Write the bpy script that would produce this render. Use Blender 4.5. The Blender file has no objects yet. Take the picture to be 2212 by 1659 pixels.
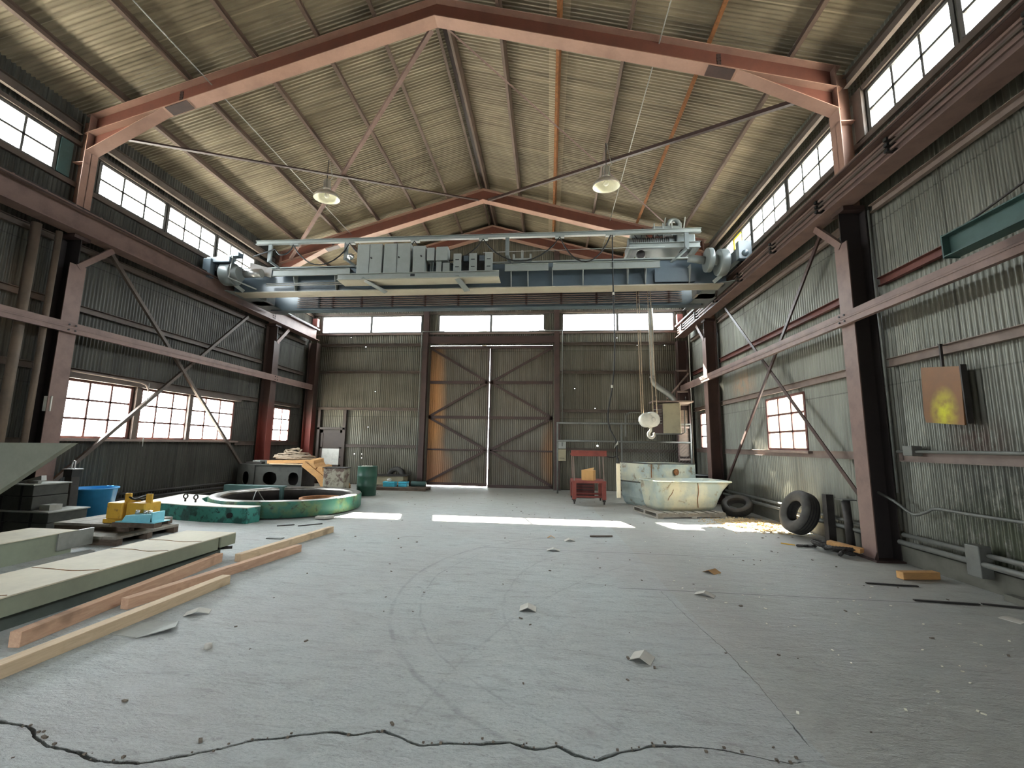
import bpy, bmesh, math, random
from mathutils import Vector, Matrix, noise
from mathutils.geometry import tessellate_polygon
R = random.Random(7)
SC = bpy.context.scene
COL = SC.collection
PI = math.pi

# ---------------------------------------------------------------- camera, sky, sun, exposure
cd = bpy.data.cameras.new('camera'); cam = bpy.data.objects.new('camera', cd); COL.objects.link(cam)
cd.sensor_width = 36; cd.lens = 938 / 2212 * 36; cd.shift_x = 16.3 / 2212; cd.clip_start = .05; cd.clip_end = 300
pitch, yaw, roll = .139, .101, .017
fw = Vector((-math.sin(yaw) * math.cos(pitch), math.cos(yaw) * math.cos(pitch), math.sin(pitch)))
rt = Vector((math.cos(yaw), math.sin(yaw), 0)); up = rt.cross(fw)
r2 = rt * math.cos(roll) + up * math.sin(roll); u2 = up * math.cos(roll) - rt * math.sin(roll)
m = Matrix((r2, u2, -fw)).transposed().to_4x4(); m.translation = (0, 0, 1.6)
cam.matrix_world = m
SC.camera = cam
w = bpy.data.worlds.new('sky'); SC.world = w; w.use_nodes = True
w.node_tree.nodes['Background'].inputs[0].default_value = (.88, .95, 1, 1)
w.node_tree.nodes['Background'].inputs[1].default_value = 9.0
sd = bpy.data.lights.new('sun', 'SUN'); sun = bpy.data.objects.new('sun', sd); COL.objects.link(sun)
sd.energy = 34; sd.angle = .0093; sd.color = (1, .93, .80)
sun.location = (-6, 30, 30)
sun.rotation_euler = Vector((.289, -1.09, -1)).to_track_quat('-Z', 'Y').to_euler()
SC.view_settings.view_transform = 'Standard'; SC.view_settings.look = 'None'
SC.view_settings.gamma = 1; SC.view_settings.exposure = 2.6; SC.view_settings.use_curve_mapping = False
cy = SC.cycles
cy.max_bounces = 10; cy.diffuse_bounces = 6; cy.glossy_bounces = 3; cy.transparent_max_bounces = 12
cy.caustics_reflective = False; cy.caustics_refractive = False; cy.sample_clamp_indirect = 8
def portal(name, loc, size, normal):
    d = bpy.data.lights.new(name, 'AREA'); d.shape = 'RECTANGLE'; d.size, d.size_y = size
    d.cycles.is_portal = True
    o = bpy.data.objects.new(name, d); COL.objects.link(o); o.location = loc
    n = Vector(normal)
    o.rotation_euler = n.to_track_quat('-Z', 'Z').to_euler()
    return o

# ---------------------------------------------------------------- plan of the hall (metres)
XA = -2.22                       # ridge line
XL, XR, YB, YF = -9.64, 5.24, 16.46, -5.6
FR = (.9, 7.3, 13.7)             # steel frames
def rz(x, d=0): return 10.45 - .29 * abs(x - XA) + d      # underside of the roof sheet
RL, RR = -9.24, 4.80             # crane runways

# ---------------------------------------------------------------- mesh helpers
class MB:
    def __init__(s, T=None): s.v = []; s.f = []; s.T = T; s.sm = []
    def add(s, vs, fs, smooth=False):
        n = len(s.v)
        for p in vs:
            p = Vector(p); s.v.append(s.T @ p if s.T else p)
        for f in fs: s.f.append([n + i for i in f]); s.sm.append(smooth)
        return s
    def box(s, x0, x1, y0, y1, z0, z1):
        return s.add([(x0,y0,z0),(x1,y0,z0),(x1,y1,z0),(x0,y1,z0),(x0,y0,z1),(x1,y0,z1),(x1,y1,z1),(x0,y1,z1)],
                     [(0,3,2,1),(4,5,6,7),(0,1,5,4),(1,2,6,5),(2,3,7,6),(3,0,4,7)])
    def frame(s, p0, p1, upv=(0,0,1)):
        p0, p1 = Vector(p0), Vector(p1); d = (p1 - p0); L = d.length; d.normalize()
        a = d.cross(Vector(upv))
        if a.length < 1e-4: a = d.cross(Vector((1,0,0)))
        a.normalize(); b = a.cross(d)
        return p0, d, a, b, L
    def prof(s, p0, p1, poly, upv=(0,0,1), smooth=False):
        """extrude a closed 2D profile (a: sideways, b: up) from p0 to p1"""
        p0, d, a, b, L = s.frame(p0, p1, upv); n = len(poly)
        vs = [p0 + a*u + b*v for u, v in poly] + [p0 + d*L + a*u + b*v for u, v in poly]
        fs = [(i, (i+1) % n, n + (i+1) % n, n + i) for i in range(n)]
        s.add(vs, fs, smooth); s.add(vs, [tuple(range(n))[::-1], tuple(range(n, 2*n))])
        return s
    def bar(s, p0, p1, w, h, upv=(0,0,1)):
        return s.prof(p0, p1, [(-w/2,-h/2),(w/2,-h/2),(w/2,h/2),(-w/2,h/2)], upv)
    def ib(s, p0, p1, h, w, tf=.016, tw=.012, upv=(0,0,1)):
        x, y = w/2, h/2; t = tw/2
        return s.prof(p0, p1, [(-x,-y),(x,-y),(x,-y+tf),(t,-y+tf),(t,y-tf),(x,y-tf),(x,y),(-x,y),(-x,y-tf),(-t,y-tf),(-t,-y+tf),(-x,-y+tf)], upv)
    def chan(s, p0, p1, h, w, t=.01, upv=(0,0,1), flip=1):
        y = h/2; q = [(0,-y),(w,-y),(w,-y+t),(t,-y+t),(t,y-t),(w,y-t),(w,y),(0,y)]
        q = [(u*flip, v) for u, v in q]
        return s.prof(p0, p1, q if flip > 0 else q[::-1], upv)
    def ang(s, p0, p1, w, t=.008, upv=(0,0,1), flip=1):
        q = [(0,0),(w,0),(w,t),(t,t),(t,w),(0,w)]; q = [(u*flip, v) for u, v in q]
        return s.prof(p0, p1, q if flip > 0 else q[::-1], upv)
    def cyl(s, p0, p1, r, r1=None, n=16, cap=True, smooth=True):
        r1 = r if r1 is None else r1
        p0, d, a, b, L = s.frame(p0, p1)
        c = [(math.cos(2*PI*i/n), math.sin(2*PI*i/n)) for i in range(n)]
        vs = [p0 + (a*x + b*y)*r for x, y in c] + [p0 + d*L + (a*x + b*y)*r1 for x, y in c]
        s.add(vs, [(i, (i+1) % n, n + (i+1) % n, n + i) for i in range(n)], smooth)
        if cap: s.add(vs, [tuple(range(n))[::-1], tuple(range(n, 2*n))])
        return s
    def lathe(s, prof, n=32, M=None, smooth=True, seg=None):
        """prof: (r, z) pairs, spun about z"""
        vs = []; fs = []; k = len(prof)
        for i in range(n):
            a = 2*PI*i/n
            for r, z in prof:
                p = Vector((r*math.cos(a), r*math.sin(a), z)); vs.append(M @ p if M else p)
        for i in range(n):
            j = (i+1) % n
            for q in range(k-1): fs.append((i*k+q, j*k+q, j*k+q+1, i*k+q+1))
        return s.add(vs, fs, smooth)
    def tube(s, pts, r, n=8, smooth=True, closed=False):
        pts = [Vector(p) for p in pts]; vs = []; fs = []; k = len(pts); pa = None
        for i, p in enumerate(pts):
            d = (pts[(i+1) % k] - pts[i-1]) if closed else (pts[min(i+1, k-1)] - pts[max(i-1, 0)])
            d.normalize()
            if pa is None:
                pa = d.cross(Vector((0,0,1)))
                if pa.length < .05: pa = d.cross(Vector((1,0,0)))
            pa = (pa - d * pa.dot(d)); pa.normalize(); b = d.cross(pa)
            rr = r[i] if isinstance(r, (list, tuple)) else r
            for j in range(n): vs.append(p + (pa*math.cos(2*PI*j/n) + b*math.sin(2*PI*j/n))*rr)
        for i in range(k if closed else k-1):
            i2 = (i+1) % k
            for j in range(n): fs.append((i*n+j, i*n+(j+1) % n, i2*n+(j+1) % n, i2*n+j))
        s.add(vs, fs, smooth)
        if not closed: s.add(vs, [tuple(range(n))[::-1], tuple(range((k-1)*n, k*n))])
        return s
    def poly(s, pts, off):
        """prism: polygon pts extruded by the vector off"""
        pts = [Vector(p) for p in pts]; n = len(pts); off = Vector(off)
        vs = pts + [p + off for p in pts]
        return s.add(vs, [tuple(range(n))[::-1], tuple(range(n, 2*n))] + [(i, (i+1) % n, n+(i+1) % n, n+i) for i in range(n)])
    def build(s, name, mat, parent=None, bev=0, label=None):
        me = bpy.data.meshes.new(name)
        off = Vector((0,0,0))
        if parent is not None and s.T is None:
            q = parent
            while q: off += q.location; q = q.parent
        me.from_pydata([tuple(p - off) for p in s.v], [], s.f)
        me.polygons.foreach_set('use_smooth', s.sm)
        me.materials.append(mat); me.update()
        bm = bmesh.new(); bm.from_mesh(me); bmesh.ops.remove_doubles(bm, verts=bm.verts, dist=1e-5)
        bmesh.ops.recalc_face_normals(bm, faces=bm.faces); bm.to_mesh(me); bm.free()
        o = bpy.data.objects.new(name, me); COL.objects.link(o)
        if parent is not None: o.parent = parent
        if bev:
            b = o.modifiers.new('bevel', 'BEVEL'); b.width = bev; b.segments = 2; b.limit_method = 'ANGLE'; b.angle_limit = .7
        if label: o['label'] = label
        return o
def tag(o, label, cat, group=None, kind=None):
    o['label'] = label; o['category'] = cat
    if group: o['group'] = group
    if kind: o['kind'] = kind
    return o
def thing(name, label, cat, loc=(0,0,0), group=None):
    o = bpy.data.objects.new(name, None); COL.objects.link(o); o.location = loc; o.empty_display_size = .1
    return tag(o, label, cat, group)
def struct(o): o['kind'] = 'structure'; return o
def TR(x, y, z=0, a=0, tx=0, ty=0):
    return Matrix.Translation((x, y, z)) @ Matrix.Rotation(a, 4, 'Z') @ Matrix.Rotation(ty, 4, 'Y') @ Matrix.Rotation(tx, 4, 'X')
def dup(root, loc, rot=None, label=None, group=None):
    c = root.copy(); COL.objects.link(c); c.location = loc
    if rot is not None: c.rotation_euler = rot
    if label: c['label'] = label
    if group: c['group'] = group
    for ch in list(root.children):
        k = ch.copy(); COL.objects.link(k); k.parent = c
        for g in list(ch.children):
            g2 = g.copy(); COL.objects.link(g2); g2.parent = k
    return c
def catmull(P, n=8):
    P = [Vector(p) for p in P]; out = []
    for i in range(len(P)-1):
        a, b, c, d = P[max(i-1,0)], P[i], P[i+1], P[min(i+2,len(P)-1)]
        for k in range(n):
            t = k/n
            out.append(.5*((2*b) + (c-a)*t + (2*a-5*b+4*c-d)*t*t + (3*b-a-3*c+d)*t**3))
    return out + [P[-1]]

# ---------------------------------------------------------------- materials
def hx(*c): return (c[0], c[1], c[2], 1)
class NT:
    def __init__(s, name):
        s.m = bpy.data.materials.new(name); s.m.use_nodes = True; s.t = s.m.node_tree; s.n = s.t.nodes; s.l = s.t.links
        s.b = s.n['Principled BSDF']
    def new(s, ty, **k):
        o = s.n.new(ty)
        for a, b in k.items(): setattr(o, a, b)
        return o
    def put(s, sock, v):
        if hasattr(v, 'links'): s.l.new(v, sock)
        else: sock.default_value = v
    def coord(s, scale=(1,1,1), rot=(0,0,0), loc=(0,0,0)):
        c = s.new('ShaderNodeTexCoord'); mp = s.new('ShaderNodeMapping')
        s.l.new(c.outputs['Object'], mp.inputs[0]); mp.inputs['Scale'].default_value = scale
        mp.inputs['Rotation'].default_value = rot; mp.inputs['Location'].default_value = loc
        return mp.outputs[0]
    def noise(s, vec, scale, detail=4, rough=.55, dist=0):
        o = s.new('ShaderNodeTexNoise'); s.l.new(vec, o.inputs['Vector'])
        o.inputs['Scale'].default_value = scale; o.inputs['Detail'].default_value = detail
        o.inputs['Roughness'].default_value = rough; o.inputs['Distortion'].default_value = dist
        return o.outputs['Fac']
    def ramp(s, fac, a, b, ca=(0,0,0,1), cb=(1,1,1,1)):
        o = s.new('ShaderNodeValToRGB'); s.put(o.inputs[0], fac)
        e = o.color_ramp.elements; e[0].position = a; e[1].position = b; e[0].color = ca; e[1].color = cb
        return o.outputs[0]
    def mix(s, f, a, b, mode='MIX'):
        o = s.new('ShaderNodeMix', data_type='RGBA', blend_type=mode)
        s.put(o.inputs[0], f); s.put(o.inputs[6], a); s.put(o.inputs[7], b)
        return o.outputs[2]
    def math(s, op, a, b=0, c=None):
        o = s.new('ShaderNodeMath', operation=op); s.put(o.inputs[0], a); s.put(o.inputs[1], b)
        if c is not None: s.put(o.inputs[2], c)
        return o.outputs[0]
    def bump(s, h, strength=.3, dist=.01):
        o = s.new('ShaderNodeBump'); s.l.new(h, o.inputs['Height'])
        o.inputs['Strength'].default_value = strength; o.inputs['Distance'].default_value = dist
        s.l.new(o.outputs[0], s.b.inputs['Normal'])
    def fin(s, col, rough=.6, metal=0):
        s.put(s.b.inputs['Base Color'], col); s.put(s.b.inputs['Roughness'], rough); s.b.inputs['Metallic'].default_value = metal
        if not isinstance(rough, float) or rough >= .5: s.b.inputs['Specular IOR Level'].default_value = .22
        return s.m
def paint(name, c, c2=None, amt=(.45,.7), scale=6, rough=.6, metal=0, bump=.15, stretch=(1,1,1), c3=None, amt3=(.6,.68)):
    """worn surface: c, patches of c2, spots of c3"""
    t = NT(name); v = t.coord(stretch)
    n = t.noise(v, scale, 5, .6)
    c2 = c2 or tuple(x*.7 for x in c)
    col = t.mix(t.ramp(n, *amt), hx(*c), hx(*c2))
    if c3:
        n3 = t.noise(v, scale*1.9, 6, .7, .4); col = t.mix(t.ramp(n3, *amt3), col, hx(*c3))
    fine = t.noise(v, scale*9, 3)
    col = t.mix(t.math('MULTIPLY', fine, .35), col, hx(*(x*.6 for x in c)))
    t.bump(fine, bump, .004)
    return t.fin(col, rough, metal)
def sheetmat(name, ca, cb, dirt, axis='x', stain_glow=None, metal=.25, rough=.5, sw=.66, row=2.6, streak=.5, stain_glow_mul=1.0, gate=(.40,.52)):
    """corrugated sheet: each sheet its own tone, streaks along the ribs, dirt"""
    t = NT(name); c = t.new('ShaderNodeTexCoord'); sp = t.new('ShaderNodeSeparateXYZ'); t.l.new(c.outputs['Object'], sp.inputs[0])
    if axis == 'x': u, v = sp.outputs[0], sp.outputs[2]; sc = (6, 6, .35)
    elif axis == 'y': u, v = sp.outputs[1], sp.outputs[2]; sc = (6, 6, .35)
    else: u, v = sp.outputs[1], sp.outputs[0]; sc = (.35, 6, .35)
    iu = t.math('FLOOR', t.math('DIVIDE', u, sw)); iv = t.math('FLOOR', t.math('DIVIDE', v, row))
    cb_ = t.new('ShaderNodeCombineXYZ'); t.l.new(iu, cb_.inputs[0]); t.l.new(iv, cb_.inputs[1])
    wn = t.new('ShaderNodeTexWhiteNoise', noise_dimensions='3D'); t.l.new(cb_.outputs[0], wn.inputs[0])
    col = t.mix(wn.outputs['Value'], hx(*ca), hx(*cb))
    st = t.noise(t.coord(sc), 1.6, 4, .6)
    col = t.mix(t.math('MULTIPLY', t.ramp(st, .42, .7), streak), col, hx(*dirt))
    big = t.noise(t.coord((.5,.5,.5)), 1.2, 4, .6)
    col = t.mix(t.math('MULTIPLY', t.ramp(big, .5, .75), .6), col, hx(*dirt))
    # lap lines
    fu = t.math('FRACT', t.math('DIVIDE', u, sw)); lap = t.math('LESS_THAN', fu, .025)
    fv = t.math('FRACT', t.math('DIVIDE', v, row)); lap2 = t.math('LESS_THAN', fv, .008)
    col = t.mix(t.math('MULTIPLY', t.math('MAXIMUM', lap, lap2), .55), col, hx(*((x*1.35 for x in ca) if axis == 'roof' else (x*.45 for x in dirt))))
    if stain_glow:   # (centre y, centre z, half y, half z, colour): mould and grime on walls, rust with painted sun glow on the door
        for (ay, az, hy, hz, sc_) in stain_glow:
            dy = t.math('DIVIDE', t.math('SUBTRACT', u, ay), hy); dz = t.math('DIVIDE', t.math('SUBTRACT', v, az), hz)
            d = t.math('SQRT', t.math('ADD', t.math('MULTIPLY', dy, dy), t.math('MULTIPLY', dz, dz)))
            f = t.ramp(d, .25, 1.0, (1,1,1,1), (0,0,0,1))
            n = t.ramp(t.noise(t.coord((2.2,2.2,.9)), 2.6, 8, .82), *gate)
            col = t.mix(t.math('MULTIPLY', t.math('MULTIPLY', f, n), .93*stain_glow_mul), col, hx(*sc_))
    t.bump(t.noise(t.coord(), 40, 3), .08, .003)
    return t.fin(col, rough, metal)
def stripe_wood(name, c, c2, rot=(0,0,0), sc=(1,1,1)):
    t = NT(name); v = t.coord(sc, rot)
    n = t.noise(v, 5, 6, .65, 1.2); col = t.mix(t.ramp(n, .35, .68), hx(*c), hx(*c2))
    k = t.noise(t.coord(), 2.2, 3); col = t.mix(t.math('MULTIPLY', t.ramp(k, .58, .68), .55), col, hx(*(x*.35 for x in c2)))
    t.bump(n, .2, .004); return t.fin(col, .75)

M = {}
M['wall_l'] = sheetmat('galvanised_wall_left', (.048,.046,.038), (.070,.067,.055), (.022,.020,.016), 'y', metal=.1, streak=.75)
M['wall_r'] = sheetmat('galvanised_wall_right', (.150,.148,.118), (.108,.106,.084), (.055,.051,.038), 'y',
    stain_glow=[(5.3,.85,1.7,1.05,(.014,.015,.010)), (4.0,1.2,1.4,1.2,(.014,.014,.010)), (5.9,1.75,.5,.35,(.05,.03,.02)), (5.1,.5,1.9,.8,(.05,.055,.03)), (12.2,3.3,.9,.5,(.2,.13,.08))], metal=.45, rough=.42, gate=(.43,.50))
M['wall_b'] = sheetmat('galvanised_wall_back', (.125,.118,.092), (.082,.074,.054), (.046,.039,.027), 'x')
M['roof'] = sheetmat('galvanised_roof', (.245,.203,.138), (.175,.143,.095), (.075,.058,.036), 'roof', metal=.15, sw=.81, row=50, streak=.65)
M['doorsheet'] = sheetmat('door_sheet', (.122,.110,.085), (.09,.080,.062), (.060,.044,.028), 'x',
    stain_glow=[(-4.45,2.8,.55,4.0,(.42,.20,.075)), (.2,1.2,.55,1.6,(.20,.10,.045)), (-4.4,.5,.9,1.3,(.30,.15,.08))], metal=.1, gate=(.10,.45))  # orange by the left jamb: rusty coat with sun glow painted in
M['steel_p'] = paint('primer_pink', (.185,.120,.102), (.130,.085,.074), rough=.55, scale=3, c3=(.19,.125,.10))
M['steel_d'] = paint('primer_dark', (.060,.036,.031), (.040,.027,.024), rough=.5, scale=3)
M['steel_shaded'] = paint('primer_shaded', (.030,.024,.023), (.022,.018,.018), rough=.55, scale=3)  # primer with shade painted in, for near column webs facing away from the light
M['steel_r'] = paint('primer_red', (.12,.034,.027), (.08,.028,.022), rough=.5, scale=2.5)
t = NT('steel_red_foot'); c = t.new('ShaderNodeTexCoord'); sp = t.new('ShaderNodeSeparateXYZ'); t.l.new(c.outputs['Object'], sp.inputs[0])
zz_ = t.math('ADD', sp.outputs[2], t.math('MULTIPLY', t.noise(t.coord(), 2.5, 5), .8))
M['steel_r'] = t.fin(t.mix(t.ramp(t.math('DIVIDE', zz_, 6), .40, .56), hx(.17,.040,.030), hx(.062,.040,.034)), .5)  # redder towards the foot, dark brown higher up
M['steel_rr'] = paint('girt_red', (.13,.045,.035), (.09,.035,.03), scale=3)
M['raft_w'] = paint('rafter_web', (.155,.060,.043), (.120,.052,.040), rough=.5, scale=2.2)
M['raft_f'] = paint('rafter_flange', (.33,.195,.145), (.26,.15,.115), rough=.5, scale=2.2)
M['girt'] = paint('girt_brown', (.095,.072,.058), (.065,.050,.041), rough=.6, scale=4)
M['girt_p'] = paint('girt_pink', (.20,.15,.125), (.15,.11,.092), rough=.6, scale=4)
M['rust'] = paint('rust', (.23,.095,.035), (.12,.055,.025), scale=9, rough=.85, c3=(.33,.19,.08), bump=.4)
M['purlin'] = paint('purlin', (.12,.082,.062), (.085,.058,.045), scale=3, rough=.6)
M['crane'] = paint('crane_grey', (.17,.19,.185), (.14,.155,.15), rough=.32, scale=2, bump=.03)
M['crane_b'] = paint('crane_bluegrey', (.095,.125,.145), (.075,.10,.12), rough=.28, scale=1.5, bump=.03)
M['crane_l'] = paint('crane_light', (.26,.275,.255), (.22,.235,.215), rough=.4, scale=2, bump=.03)
M['crane_u'] = paint('crane_beige', (.36,.33,.26), (.31,.28,.22), rough=.4, scale=1.5, bump=.03)
M['black'] = paint('black', (.02,.02,.02), (.012,.012,.012), rough=.5)
M['iron'] = paint('dark_iron', (.050,.044,.040), (.030,.027,.026), rough=.55, scale=6, metal=.3)
M['grey'] = paint('grey_cast', (.065,.065,.056), (.045,.045,.040), rough=.6)
M['chrome'] = paint('bright_steel', (.6,.6,.58), (.45,.45,.43), rough=.3, metal=.8)
M['white'] = paint('white_paint', (.55,.54,.48), (.42,.41,.36), rough=.5)
M['lampin'] = paint('lamp_enamel', (.88,.85,.68), (.78,.75,.58), rough=.35, scale=3, bump=.02)
M['lampout'] = paint('lamp_aluminium', (.42,.38,.32), (.32,.28,.24), rough=.4, metal=.5)
M['conc'] = paint('curb_concrete', (.11,.105,.085), (.075,.070,.056), rough=.9, scale=3, bump=.3)
M['teal'] = paint('teal_steel', (.045,.085,.078), (.03,.06,.055), rough=.5, scale=3)
M['greenp'] = paint('green_chipped', (.05,.23,.19), (.025,.07,.06), (.48,.58), scale=4.5, rough=.55, c3=(.015,.02,.018), amt3=(.56,.62), bump=.4)
M['greentop'] = paint('worn_plate_top', (.62,.60,.52), (.5,.48,.41), rough=.7, scale=3, c3=(.22,.19,.15), amt3=(.62,.7))
M['ringp'] = paint('ring_green', (.045,.15,.11), (.14,.19,.085), (.45,.6), scale=2.6, rough=.5, c3=(.05,.04,.03), amt3=(.55,.64), bump=.3)
M['ringt'] = paint('ring_bare', (.30,.28,.25), (.13,.12,.10), rough=.30, metal=.8, scale=4)
M['drumg'] = paint('drum_green', (.014,.070,.045), (.010,.045,.03), rough=.4, scale=3)
M['blue'] = paint('blue_plastic', (.03,.26,.52), (.02,.18,.40), rough=.45, scale=2, bump=.05)
M['lblue'] = paint('light_blue', (.25,.62,.72), (.20,.52,.62), rough=.5, scale=3)
M['tblue'] = paint('toolbox_blue', (.05,.42,.55), (.03,.28,.38), rough=.45, scale=3)
M['yellow'] = paint('yellow_worn', (.62,.36,.05), (.48,.27,.04), rough=.55, scale=5, c3=(.22,.12,.05))
M['redp'] = paint('cart_red', (.22,.055,.042), (.15,.042,.034), rough=.5, scale=5, c3=(.30,.22,.19), amt3=(.66,.7))
M['binred'] = paint('bin_red', (.11,.03,.025), (.07,.022,.02), rough=.5, scale=5)
M['card'] = paint('cardboard', (.52,.30,.12), (.44,.25,.10), rough=.85, scale=2)
M['paper'] = paint('card_pale', (.52,.49,.43), (.42,.40,.35), rough=.85, scale=4)
M['wood'] = stripe_wood('lumber', (.56,.36,.24), (.44,.27,.18), sc=(5,.6,5))
M['wood2'] = stripe_wood('lumber_pale', (.62,.47,.31), (.50,.37,.24), sc=(5,.6,5))
M['wood3'] = stripe_wood('cribbing', (.50,.27,.10), (.36,.20,.09), sc=(1,4,4))
M['woodd'] = stripe_wood('dark_wood', (.14,.10,.075), (.08,.06,.045), sc=(1,4,4))
M['plank'] = stripe_wood('grey_plank', (.27,.24,.20), (.17,.15,.12), sc=(1,4,4))
M['rubber'] = paint('rubber', (.045,.042,.038), (.075,.070,.062), (.4,.7), rough=.75, scale=5)
M['rope'] = paint('rope', (.32,.25,.18), (.20,.155,.11), rough=.9, scale=14)
M['tub'] = paint('fibreglass', (.42,.40,.29), (.24,.29,.27), (.42,.60), rough=.45, scale=1.9, c3=(.14,.105,.06), amt3=(.58,.66), bump=.2)
M['tub_b'] = paint('fibreglass_blue', (.27,.31,.28), (.17,.21,.21), (.40,.60), rough=.45, scale=2.2, c3=(.13,.105,.07), amt3=(.57,.66), bump=.2)
M['barrelw'] = paint('barrel_rusty_white', (.27,.25,.19), (.20,.18,.14), rough=.6, scale=2.2, c3=(.07,.035,.028), amt3=(.47,.56))
M['plate_grey'] = paint('chute_plate', (.27,.28,.23), (.23,.24,.20), rough=.6, scale=4, bump=.15)
M['pipetan'] = paint('pipe_tan', (.13,.095,.070), (.085,.065,.05), scale=3)
M['beamlow'] = paint('beam_lower', (.085,.10,.085), (.055,.065,.055), rough=.6, scale=2, bump=.1)
M['beamside'] = paint('beam_olive', (.24,.26,.19), (.20,.21,.155), rough=.6, scale=2, bump=.1)
M['beamtop'] = paint('beam_top_pale', (.60,.54,.41), (.50,.45,.35), rough=.75, scale=1.8, c3=(.30,.26,.2), amt3=(.68,.74))  # much paler than the beam sides, with darker spots
M['orange'] = None
M['canvas'] = paint('heater_tan', (.30,.26,.17), (.23,.20,.135), rough=.6, scale=3)
M['galv'] = paint('galvanised', (.27,.27,.245), (.21,.21,.19), rough=.45, metal=.4, scale=6)
M['pipe'] = paint('pipe_grey', (.14,.14,.125), (.10,.10,.09), rough=.5, metal=.2, scale=6)
M['chips'] = paint('wood_chips', (.60,.45,.25), (.38,.26,.14), scale=22, rough=.9, c3=(.75,.66,.45))
M['dirt'] = paint('dirt', (.16,.13,.10), (.10,.08,.06), scale=10, rough=.95)
M['crackdirt'] = paint('crack_dirt', (.045,.04,.045), (.03,.028,.03), scale=10, rough=.95)
M['brownpaint'] = paint('door_brown', (.055,.040,.031), (.042,.032,.026), rough=.55, scale=3)
M['frame_r'] = paint('window_frame_red', (.13,.055,.045), (.09,.045,.035), rough=.6, scale=6)
M['frame_g'] = paint('window_frame_grey', (.10,.093,.085), (.07,.065,.06), rough=.6, scale=6)
M['out_ground'] = paint('yard_concrete', (.66,.63,.57), (.58,.55,.50), rough=.9, scale=1)
M['out_wall'] = paint('neighbour_cream', (.060,.048,.027), (.040,.032,.018), rough=.8, scale=.8)
M['seatgrey'] = paint('dusty_grey', (.33,.33,.30), (.26,.26,.23), rough=.7, scale=5)
# glass: clear, a little reflective, thin
def glass(name, tint):
    mt = bpy.data.materials.new(name); mt.use_nodes = True; n = mt.node_tree.nodes; l = mt.node_tree.links
    n.remove(n['Principled BSDF'])
    tr = n.new('ShaderNodeBsdfTransparent'); tr.inputs[0].default_value = tint
    gl = n.new('ShaderNodeBsdfGlossy'); gl.inputs['Roughness'].default_value = .08
    fr = n.new('ShaderNodeFresnel'); fr.inputs[0].default_value = 1.45
    mx = n.new('ShaderNodeMixShader'); mp_ = n.new('ShaderNodeMath'); mp_.operation = 'MINIMUM'; mp_.inputs[1].default_value = .07; l.new(fr.outputs[0], mp_.inputs[0]); l.new(mp_.outputs[0], mx.inputs[0]); l.new(tr.outputs[0], mx.inputs[1]); l.new(gl.outputs[0], mx.inputs[2])
    l.new(mx.outputs[0], n['Material Output'].inputs[0]); return mt
M['glass'] = glass('window_glass', (.93,.95,.94,1)); M['glass_y'] = glass('yellow_glass', (.80,.60,.04,1))
# orange panel: rust-orange sheet with a sprayed yellow patch
t = NT('orange_panel'); c = t.new('ShaderNodeTexCoord'); sp = t.new('ShaderNodeSeparateXYZ'); t.l.new(c.outputs['Object'], sp.inputs[0])
dy = t.math('DIVIDE', t.math('SUBTRACT', sp.outputs[1], 6.08), .22); dz = t.math('DIVIDE', t.math('SUBTRACT', sp.outputs[2], 2.12), .34)
d = t.math('SQRT', t.math('ADD', t.math('MULTIPLY', dy, dy), t.math('MULTIPLY', dz, dz)))
base = t.mix(t.noise(t.coord(), 7, 5), hx(.20,.085,.028), hx(.13,.065,.028))
col = t.mix(t.math('MULTIPLY', t.ramp(d, .1, 1.0, (1,1,1,1), (0,0,0,1)), t.ramp(t.noise(t.coord(), 9, 4), .2, .6)), base, hx(.45,.42,.01))
M['orange'] = t.fin(col, .5)
# floor: dusty grey-green concrete, scuffs, tyre arcs, saw cuts
t = NT('floor_concrete')
g1 = t.noise(t.coord(), .55, 6, .62); g2 = t.noise(t.coord((1,1,1)), 3.5, 8, .7, .3); g3 = t.noise(t.coord(), 45, 4, .6)
g4 = t.noise(t.coord((1.0,3.2,1), (0,0,.5)), 2.6, 7, .72, .5)
col = t.mix(t.ramp(g1, .33, .68), hx(.365,.368,.345), hx(.42,.45,.43))
col = t.mix(t.math('MULTIPLY', t.ramp(g2, .50, .74), .55), col, hx(.50,.51,.47))
col = t.mix(t.math('MULTIPLY', t.ramp(g4, .50, .70), .6), col, hx(.22,.21,.195))
col = t.mix(t.math('MULTIPLY', t.ramp(g3, .45, .7), .30), col, hx(.17,.17,.16))
g5 = t.noise(t.coord((1.0,2.6,1), (0,0,.35)), 9, 5, .75, .3)
col = t.mix(t.math('MULTIPLY', t.ramp(g5, .60, .66), .55), col, hx(.16,.155,.15))
sp = t.new('ShaderNodeSeparateXYZ'); c = t.new('ShaderNodeTexCoord'); t.l.new(c.outputs['Object'], sp.inputs[0])
fx, fy = sp.outputs[0], sp.outputs[1]
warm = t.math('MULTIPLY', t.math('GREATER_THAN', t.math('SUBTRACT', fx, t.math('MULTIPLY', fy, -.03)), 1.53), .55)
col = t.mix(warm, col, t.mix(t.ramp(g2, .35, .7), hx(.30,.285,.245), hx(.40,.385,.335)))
tint = t.math('MULTIPLY', t.ramp(t.noise(t.coord((.6,.6,.6), (0,0,0), (3,1,0)), .9, 3), .45, .62), .35)
col = t.mix(tint, col, hx(.37,.34,.32))
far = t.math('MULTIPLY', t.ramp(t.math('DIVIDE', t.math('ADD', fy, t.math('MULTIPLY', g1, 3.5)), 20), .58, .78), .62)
col = t.mix(far, col, hx(.185,.170,.135))  # far end browner and darker: floor dirt plus painted-in shade
wob = t.math('MULTIPLY', t.math('SUBTRACT', t.noise(t.coord(), 1.3, 4), .5), .12)
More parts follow.
